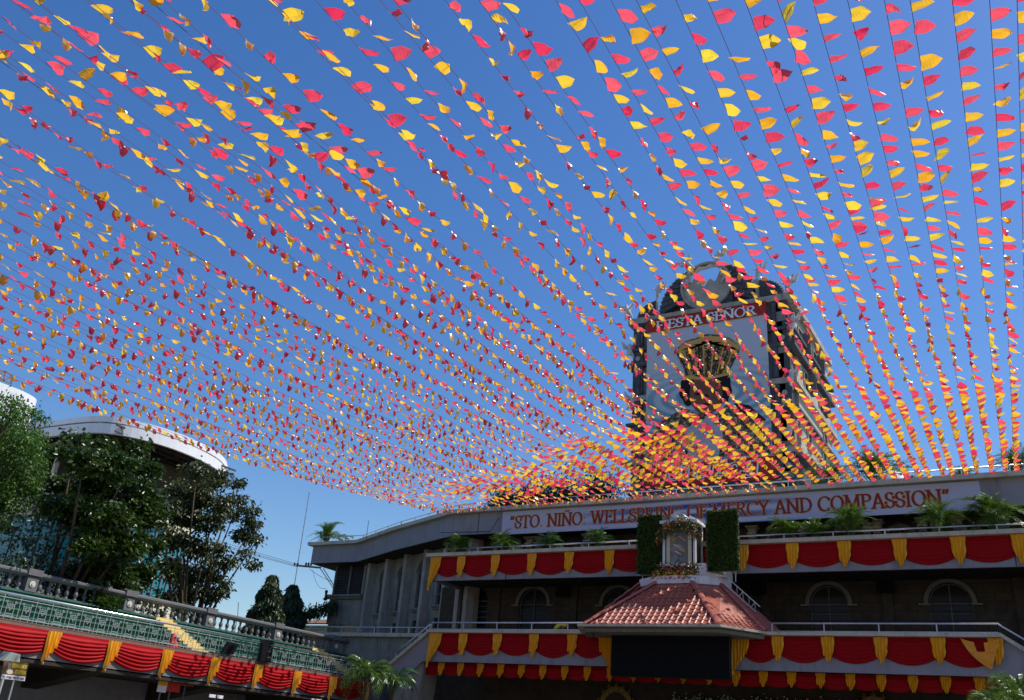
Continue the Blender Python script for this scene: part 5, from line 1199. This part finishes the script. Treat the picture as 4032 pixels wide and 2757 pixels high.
# ================================================================ trees
def crown_points(cl, sub, per, sig):
    pts = []; dirs = []
    for c, r in cl:
        r = r if isinstance(r, tuple) else (r, r, r*.85)
        for _ in range(max(3, int(sub*r[0]*r[1]))):
            v = Vector((rnd.gauss(0, 1), rnd.gauss(0, 1), rnd.gauss(0, 1))).normalized(); k = rnd.uniform(.45, 1.05)
            q = (c[0]+v.x*r[0]*k, c[1]+v.y*r[1]*k, c[2]+v.z*r[2]*k)
            for _ in range(per):
                g_ = (rnd.gauss(0, sig), rnd.gauss(0, sig), rnd.gauss(0, sig*.75)); pts.append((q[0]+g_[0], q[1]+g_[1], q[2]+g_[2])); dirs.append((v.x*.5+g_[0]/sig*.5, v.y*.5+g_[1]/sig*.5, -.25))
    return pts, dirs
def tree(name, label, base, cl, leafm, sub=9, per=30, sig=.26, ln=.24, wd=.07, tr=.22, group='leafy trees behind the stand', droop=.1, fork=.5):
    T = thing(name, label, 'tree', base, group)
    ctr = Vector((sum(c[0][0] for c in cl)/len(cl), sum(c[0][1] for c in cl)/len(cl), min(c[0][2] for c in cl)))
    b = Vector(base); fk = Vector((b.x*.4+ctr.x*.6, b.y*.4+ctr.y*.6, max(2.5, ctr.z*fork)))
    MB().tube([b, b.lerp(fk, .5)+Vector((.1, .1, 0)), fk], [tr*1.5, tr*1.1, tr], 8).build('trunk', M['bark'], T, smooth=True)
    for c, r in cl[::2]:
        e = Vector(c); m_ = fk.lerp(e, .55)+Vector((rnd.uniform(-.3, .3), rnd.uniform(-.3, .3), .3))
        MB().tube([fk, m_, e], [tr*.6, tr*.32, .03], 6).build('limb', M['bark'], T, smooth=True)
    tw = MB()
    for c, r in cl:
        rr = r if not isinstance(r, tuple) else r[0]
        for _ in range(5):
            v = Vector((rnd.gauss(0, 1), rnd.gauss(0, 1), rnd.gauss(.3, 1))).normalized()*rr; tw.tube([c, Vector(c)+v*.9], [.03, .008], 4)
    tw.build('twigs', M['bark'], T, kind='stuff')
    pts, dirs = crown_points(cl, sub, per, sig)
    leafcloud('crown', pts, leafm, T, ln, wd, kind=None, dirs=dirs, droop=droop)
    return T
def PX(l, X, sp=1.6, f=1.0):
    o = []
    for px, py, r in l:
        q = at_x(px, py, X+rnd.uniform(-sp, sp)); o.append(((q.x, q.y, q.z), r*f))
    return o
A_ = [(300, 1690, .45), (395, 1720, .6), (555, 1725, .5), (235, 1745, .5), (330, 1790, 1.0), (450, 1800, 1.1), (560, 1820, .9), (390, 1890, 1.3), (540, 1920, 1.2), (260, 1880, .9), (300, 1980, 1.2), (440, 2010, 1.4), (590, 2000, 1.0), (200, 1960, .7), (360, 2110, 1.3), (500, 2120, 1.3), (420, 2210, 1.3), (560, 2230, 1.0), (300, 2260, 1.2), (460, 2300, 1.2), (380, 2330, 1.1), (600, 2120, .7)]
tree('leafy_tree', 'large dark green broad leaved tree in front of the curved canopy roof', (-40.5, 24.5, 0), PX([(a, b+30, c) for a, b, c in A_], -38.4, 2.4, .70), M['leafA'], sub=36, per=46, sig=.19, ln=.27, wd=.09, tr=.26, fork=.55)
B2_ = [(45, 1605, .7), (100, 1610, .5), (20, 1680, 1.2), (110, 1690, 1.0), (60, 1770, 1.3), (150, 1780, .6), (110, 1860, 1.0), (20, 1880, 1.3), (80, 1950, 1.0), (10, 2020, 1.1), (170, 1650, .25), (-60, 1760, 1.4), (-50, 1950, 1.3), (140, 1920, .6)]
tree('feathery_tree', 'bright green fine leaved tree at the left edge', (-41.5, 18.5, 0), PX(B2_, -41, 1.2, .95), M['leafB'], sub=22, per=46, sig=.22, ln=.17, wd=.045, tr=.2, droop=.5)
C_ = [(775, 1850, .6), (840, 1880, .8), (700, 1930, .8), (790, 1950, 1.0), (880, 1900, .4), (860, 1980, .8), (930, 1900, .45), (935, 1960, .5), (920, 2030, .5), (985, 2010, .5), (1000, 2060, .6), (960, 2110, .6), (1010, 2130, .45), (730, 2030, 1.0), (640, 1990, .8), (820, 2060, .9), (690, 2120, .9), (780, 2160, .9), (870, 2160, .6), (910, 2220, .5), (840, 2250, .8), (740, 2260, 1.0), (660, 2240, .8), (980, 2180, .4), (800, 2330, .8), (700, 2340, .9), (880, 2310, .5), (1000, 2220, .25)]
tree('leafy_tree', 'olive brown tree with drooping leaves right of the dark green tree', (-42, 36, 0), PX(C_, -43, 1.2, .85), M['leafC'], sub=30, per=46, sig=.21, ln=.26, wd=.07, tr=.2, droop=.6)
E_ = [(60, 2080, .8), (160, 2040, .6), (230, 2110, .7), (110, 2170, .9), (30, 2230, 1.0), (190, 2230, .8), (270, 2300, .7), (100, 2290, .9), (10, 2310, .8), (200, 2330, .6)]
tree('leafy_tree', 'thin twiggy dark green tree low at the left behind the balustrade', (-40, 22, 0), PX(E_, -38.8, .8), M['leafD'], sub=16, per=18, sig=.28, ln=.24, wd=.055, tr=.14, droop=.4)
F_ = [(480, 2400, .6), (600, 2390, .6), (700, 2400, .5), (400, 2370, .6)]
tree('leafy_tree', 'lower bright leaved tree just above the balustrade coping', (-40.5, 32, 0), PX(F_, -38.7, .6), M['leafA'], sub=20, per=26, sig=.25, ln=.22, wd=.07, tr=.13, droop=.4)
def mast_tree(label, px, topy, basey, halfw, X):
    top = at_x(px, topy, X); bot = at_x(px, basey, X); h = top.z-bot.z; w_ = halfw/FPX*(view(bot)[2])
    T = thing('mast_tree', label, 'tree', (top.x, top.y, 0), 'narrow drooping mast trees left of the wing')
    MB().tube([(top.x, top.y, 0), (top.x, top.y, top.z-.3)], [.14, .03], 6).build('trunk', M['bark'], T)
    pts = []; dirs = []
    for k in range(15000):
        t = rnd.random()**.75; a = rnd.uniform(0, 6.283); r = w_*(.12+.88*t**.7)*rnd.uniform(.55, 1.0)*(1+.18*math.sin(7*t*3+a*2))
        pts.append((top.x+r*math.cos(a), top.y+r*math.sin(a), top.z-t*(h+1.5))); dirs.append((math.cos(a)*.4, math.sin(a)*.4, -1.6))
    leafcloud('crown', pts, M['leafD'], T, .34, .05, kind=None, dirs=dirs, droop=.6)
mast_tree('taller dark drooping mast tree right of the olive tree', 1078, 2262, 2440, 84, -46)
mast_tree('shorter dark drooping mast tree beside the wing corner', 1158, 2300, 2440, 80, -47)
pts = []
for k in range(1500):
    t = rnd.random(); px = 1180+150*t; py = 2425-45*t+rnd.gauss(0, 13)
    q = at_y(px, py, 50.2+rnd.uniform(-.3, .5)); pts.append((q.x, q.y, q.z))
cr = leafcloud('creeper', pts, M['leafD'], None, .24, .05, dirs=[(0, 0, -1)]*len(pts), droop=.4); tag(cr, 'dark creeper hanging off the wing corner above the terrace rail', 'creeper')

# ================================================================ palms in pots
def frond_mesh(m, np_=15, droop=1.0, seed=0):
    r = random.Random(seed); mb = MB(); pts = []
    for k in range(9):
        t = k/8; pts.append(Vector((.72*t+.05*t*t, 0, .62*t-.60*droop*t*t*t)))
    mb.tube(pts, [.012*(1-.8*k/8)+.002 for k in range(9)], 3, False)
    for k in range(np_):
        t = .2+.8*k/(np_-1); i = min(7, int(t*8)); f = t*8-i; p = pts[i].lerp(pts[i+1], f); tg = (pts[i+1]-pts[i]).normalized()
        L_ = .36*(math.sin(math.pi*(.12+.80*t)))**.7*r.uniform(.85, 1.1)
        for s in (1, -1):
            d = (tg*(.75+.4*t)+Vector((0, s, 0))*(1.0-.4*t)+Vector((0, 0, .25))).normalized()
            m1 = p+d*L_*.5; e = p+d*L_+Vector((0, 0, -.30*L_*r.uniform(.6, 1.4))); wv_ = tg*.024
            kk = len(mb.v); mb.v += [tuple(p), tuple(m1+wv_), tuple(e), tuple(m1-wv_+Vector((0, 0, .006)))]; mb.f.append((kk, kk+1, kk+3)); mb.f.append((kk+1, kk+2, kk+3))
    return mb.mesh('frond', m)
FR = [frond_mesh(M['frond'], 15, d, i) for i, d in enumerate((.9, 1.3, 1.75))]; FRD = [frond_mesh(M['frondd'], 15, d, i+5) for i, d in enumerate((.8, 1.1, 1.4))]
GP = dict(u='potted palms on the upper balcony', r='plants on the church roof', g='palms standing on the plaza')
def palm(label, base, size, n=16, dark=False, pot=True, grp=None, name='potted_palm', wide=1.0, trunk=0.0, cat='potted palm'):
    T = thing(name, label, cat, base, grp); x, y, z = base
    if pot: MB().lathe([(.16, 0), (.22, .28), (.24, .30), (.2, .31)], 10, (x, y, z)).build('pot', M['pot'], T)
    zz = z+(.28 if pot else 0)
    if trunk: MB().tube([(x, y, z), (x+.05, y, z+trunk)], [.12, .08], 8).build('stem', M['bark'], T); zz = z+trunk
    else:
        st = MB()
        for k in range(5): a = k*1.257; st.tube([(x+.05*math.cos(a), y+.05*math.sin(a), zz), (x+.16*math.cos(a), y+.16*math.sin(a), zz+size*.4)], [.02, .012], 4)
        st.build('canes', M['frondd'], T)
    for k in range(n):
        a = k*2.399+rnd.uniform(-.3, .3); el = rnd.uniform(.45, 1.75) if not trunk else rnd.uniform(-.45, .9); s = size*rnd.uniform(.75, 1.1)
        m_ = Matrix.Translation(Vector((x+.1*math.cos(a), y+.1*math.sin(a), zz+(size*.45*rnd.random() if not trunk else 0)))-T.location) @ Matrix.Rotation(a, 4, 'Z') @ Matrix.Rotation(-el*.75, 4, 'Y') @ Matrix.Rotation(rnd.uniform(-.3, .3), 4, 'X') @ Matrix.Diagonal((s*wide, s, s, 1))
        link('frond', (FRD if dark else FR)[k % 3], T, mtx=m_)
    return T
Y_ = 42.48
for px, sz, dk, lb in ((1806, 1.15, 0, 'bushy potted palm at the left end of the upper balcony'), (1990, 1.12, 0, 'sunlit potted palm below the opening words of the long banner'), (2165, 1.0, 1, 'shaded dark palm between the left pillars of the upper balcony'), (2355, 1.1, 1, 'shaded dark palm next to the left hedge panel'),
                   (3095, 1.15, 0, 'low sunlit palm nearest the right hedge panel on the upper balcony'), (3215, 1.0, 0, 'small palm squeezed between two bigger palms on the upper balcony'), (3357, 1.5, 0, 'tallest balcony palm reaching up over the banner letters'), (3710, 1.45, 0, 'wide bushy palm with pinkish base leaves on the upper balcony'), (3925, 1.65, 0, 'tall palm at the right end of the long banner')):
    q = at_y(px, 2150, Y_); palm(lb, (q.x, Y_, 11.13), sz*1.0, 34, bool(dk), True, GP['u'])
YR = 45.2
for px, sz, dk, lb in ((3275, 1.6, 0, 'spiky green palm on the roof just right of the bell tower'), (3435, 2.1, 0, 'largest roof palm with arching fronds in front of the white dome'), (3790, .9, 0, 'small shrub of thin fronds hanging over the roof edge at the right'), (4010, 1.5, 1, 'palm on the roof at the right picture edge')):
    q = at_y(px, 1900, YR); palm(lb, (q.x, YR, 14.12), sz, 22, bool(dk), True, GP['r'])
for px, sz, lb in ((1985, .8, 'low vine mixed with pennants at the left end of the roof row'), (2090, 1.0, 'sunlit leafy bush on the roof above the banner start'), (2200, 1.1, 'leafy bush hung with pennants on the roof, left of the tower'), (2345, 1.25, 'dark round bush on the roof next to the tower')):
    q = at_y(px, 1985, 44.9); T = thing('roof_bush', lb, 'bush', (q.x, 44.9, 14.1), GP['r'])
    MB().lathe([(.2, 0), (.26, .3), (.2, .31)], 10, (q.x, 44.9, 14.1)).build('pot', M['pot'], T)
    pp = [(q.x+rnd.gauss(0, .55*sz), 44.9+rnd.gauss(0, .3), 14.6+abs(rnd.gauss(0, .62*sz))) for _ in range(2600)]
    leafcloud('foliage', pp, M['leafA'], T, .22, .045, dirs=[(0, 0, .3)]*len(pp), kind=None)
    for k in range(7): a = k*.9; link('frond', FRD[k % 3], T, mtx=Matrix.Translation((0, 0, .5)) @ Matrix.Rotation(a, 4, 'Z') @ Matrix.Rotation(-.6, 4, 'Y') @ Matrix.Scale(sz*.95, 4))
q = at_y(1283, 2140, 50.4); palm('tall feathery palm standing on the far left corner of the wing roof', (q.x, 50.4, 14.12), 1.75, 22, False, True, GP['r'])
def papaya(label, px, py, h, Y):
    q = at_y(px, py, Y); T = thing('papaya_plant', label, 'plant', (q.x, Y, 14.12), GP['r'])
    st = MB().tube([(q.x, Y, 14.12), (q.x+.03, Y, 14.12+h)], [.05, .03], 6).build('stem', M['frondd'], T)
    lm = MB()
    for k in range(10):
        a = k*.63; r1 = rnd.uniform(.3, .5); e = Vector((q.x+r1*math.cos(a), Y+r1*math.sin(a), 14.12+h+rnd.uniform(-.1, .25)))
        lm.tube([(q.x, Y, 14.05+h), e], .01, 3)
        for j in range(6):
            b = a+(j-2.5)*.5; t_ = e+Vector((math.cos(b)*.22, math.sin(b)*.22, -.10)); s_ = Vector((-math.sin(b), math.cos(b), 0))*.045
            lm.quad(e, e.lerp(t_, .5)+s_, t_, e.lerp(t_, .5)-s_)
    lm.build('leaves', M['frond'], T)
papaya('papaya plant with bare stem on the roof right of the white dome', 3560, 1880, 1.5, 45.0)
papaya('shorter papaya plant beside the taller one on the roof', 3590, 1880, .9, 45.1)
papaya('thin papaya stem left of the roof kink behind the wing rail', 1360, 2120, .9, 50.3)
papaya('thinner papaya stem nearest the feathery palm on the wing roof', 1335, 2125, .8, 50.5)
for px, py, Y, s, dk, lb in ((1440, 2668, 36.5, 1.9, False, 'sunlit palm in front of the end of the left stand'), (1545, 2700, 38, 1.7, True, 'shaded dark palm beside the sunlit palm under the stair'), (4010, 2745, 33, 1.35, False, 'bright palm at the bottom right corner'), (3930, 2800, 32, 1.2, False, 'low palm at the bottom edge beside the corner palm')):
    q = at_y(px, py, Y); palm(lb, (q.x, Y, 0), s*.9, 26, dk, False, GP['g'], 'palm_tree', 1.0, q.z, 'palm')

# ================================================================ bunting
def flag_mesh(m, seed, lift):
    r = random.Random(seed); W_, L_ = (.175, .205) if lift == 'h' else (.225, .27); nu, nv = 4, 6; mb = MB()
    bend = r.uniform(-.5, 1.1); tw_ = r.uniform(-.7, .7); pin = r.uniform(.0, .55) if lift == 'h' else r.uniform(0, .12); skew = r.uniform(-.3, .3) if lift == 'h' else r.uniform(-.10, .10)
    f1, f2, ph = r.uniform(5, 11), r.uniform(2, 6), r.uniform(0, 6); am = .038 if lift == 'h' else .014
    if lift != 'h': bend *= .35; tw_ *= .35
    for j in range(nv+1):
        v = j/nv
        wv_ = 1.0 if v <= .58 else 1-(v-.58)/.42
        for i in range(nu+1):
            u = i/nu-.5; uu = u*wv_*(1-pin*v)
            x = uu*W_+skew*v*L_*.5; ang = bend*v
            zz = -L_*v*(1-.12*abs(bend)*v) ; yy = L_*bend*.5*v*v + am*math.sin(f1*u+ph)*v**.6*2*wv_ + am*.8*math.sin(f2*v*2+ph*2+u*4) * v
            c, s = math.cos(tw_*v), math.sin(tw_*v); mb.v.append((x*c-yy*s*.3, yy*c+x*s, zz))
    for j in range(nv):
        for i in range(nu):
            a = j*(nu+1)+i
            if j == nv-1: mb.f.append((a, a+1, (nv)*(nu+1)+nu//2))
            else: mb.f.append((a, a+1, a+nu+2, a+nu+1))
    me = mb.mesh('pennant', m); return me
NV = 9
FM = {(c, k): [flag_mesh(M[c], 100+i, k) for i in range(NV)] for c in ('fred', 'fyel') for k in ('h', 'f')}
def zprof(s, a, b): return 14.5+a*s+b*s*s
from mathutils import noise as mno
count = 0; ns = 64
EXTRA = {64: 23.3, 65: 25.6, 66: 28.2, 67: 31.5, 68: 35.4, 69: 40.2, 70: 46.3}
for sq in range(-2, ns+7):
    si = EXTRA.get(sq, sq)
    jx = rnd.uniform(-.07, .07); jn = rnd.gauss(0, .035); lf = min(1, max(0, (si-36)/24)); a_ = -(.145+.045*lf)+rnd.gauss(0, .0042); b_ = .00100+.0006*lf+rnd.gauss(0, .00005)
    xf = -.66-.4935*si+jx; xn = .40-(.398-.02*lf)*si+jn
    if si > 59: xf = -.66-.4935*59-(si-59)*.28; 
    if sq >= ns: a_ -= rnd.uniform(.010, .030)
    def pos(y):
        s = 44.1-y; return Vector((xf+(xn-xf)*(44-y)/34.7, y, zprof(s, a_, b_)))
    lab = f'string of red and yellow pennants, {ordinal(int(si)+2)} from the right' if si >= -1 else 'string of red and yellow pennants, first from the right at the picture edge'
    if sq >= ns: lab = f'low hanging string of red and yellow pennants, {ordinal(sq-ns)} from the right among the lower ones'
    if si == -2: lab = 'string of red and yellow pennants, rightmost of all, just inside the picture edge'
    T = thing('bunting_string', lab, 'bunting', pos(44), 'bunting strings stretched over the plaza')
    ptsc = [pos(44.1-k*1.06) for k in range(47)]
    MB().tube(ptsc, .0052, 3, False).build('cord', M['cord'], T)
    X_OK = xf < -8; y = 43.8-rnd.uniform(0, .3); k = rnd.randint(0, 1); n_here = 0
    while y > 4.0:
        p = pos(y); v = view(p)
        gap = .425*rnd.uniform(.88, 1.12)
        # flags bunch together where the wind has pushed them along the cord
        if mno.noise(Vector((xf*1.3, y*.35, 9))) > .42: gap *= .62
        elif rnd.random() < .035: gap *= 2
        y -= gap; k += 1
        if y > 37 and X_OK and rnd.random() < .28: continue
        if v is None or v[0] < -260 or v[0] > IW+260 or v[1] < -260: continue
        t = (pos(y-.2)-pos(y+.2)).normalized(); bq = Vector((1, 0, 0)); bq = (bq-t*bq.dot(t)).normalized(); dn = bq.cross(t); dn = dn if dn.z < 0 else -dn
        X_ = p.x
        right = 1/(1+math.exp(-(X_+5.5)/1.3))
        near = right*(1/(1+math.exp((y-18.5)/1.2))); far = 1/(1+math.exp(-(y-(26.5 if X_ > -12 else 26.5+min(6, (-12-X_)*.7)))/1.2))*(1/(1+math.exp(-(X_+27)/1.5)))*(1/(1+math.exp((y-(40.3 if X_ < -9 else 47))/.7)))
        midp = 1/(1+math.exp(-(X_+11)/2))*(1/(1+math.exp((y-10.5)/1.2)))*.5
        tl = (1/(1+math.exp((y-9.5)/.8)))*(1/(1+math.exp((X_+7.5)/1.0)))
        base = 14+ (72*near) + 104*far + 34*tl + 40*midp*(1-near) + 30*max(0, mno.noise(Vector((X_*.16, y*.13, 3)))+.05)
        phi = base+rnd.gauss(0, 15)+22*mno.noise(Vector((X_*.5, y*.45, 1)))
        if rnd.random() < .06: phi += rnd.uniform(-60, 60)
        phi = D2R(max(-35, min(140, phi)))
        d = (dn*math.cos(phi)+bq*math.sin(phi)).normalized()
        yaw = rnd.gauss(0, .16); Xa = t*(1 if rnd.random() < .5 else -1)
        Za = -d; Ya = Za.cross(Xa).normalized(); Xa = Ya.cross(Za).normalized()
        mm = Matrix(((Xa.x, Ya.x, Za.x, 0), (Xa.y, Ya.y, Za.y, 0), (Xa.z, Ya.z, Za.z, 0), (0, 0, 0, 1))) @ Matrix.Rotation(yaw, 4, 'Y') @ Matrix.Rotation((.42*far*(-1 if Ya.y > 0 else 1)*(1 if Ya.z > 0 else -1) if far > .5 else 0)+rnd.gauss(0, .2), 4, 'Z') @ Matrix.Scale(rnd.uniform(.88, 1.1), 4)
        mm.translation = p-T.location
        c = 'fred' if (k % 2 == 0) != (rnd.random() < .06) else 'fyel'
        link('pennant', FM[(c, 'f' if math.degrees(phi) > 52 and rnd.random() < .85 else 'h')][rnd.randrange(NV)], T, mtx=mm); n_here += 1; count += 1
print('PENNANTS', count, 'OBJECTS', len(bpy.data.objects))
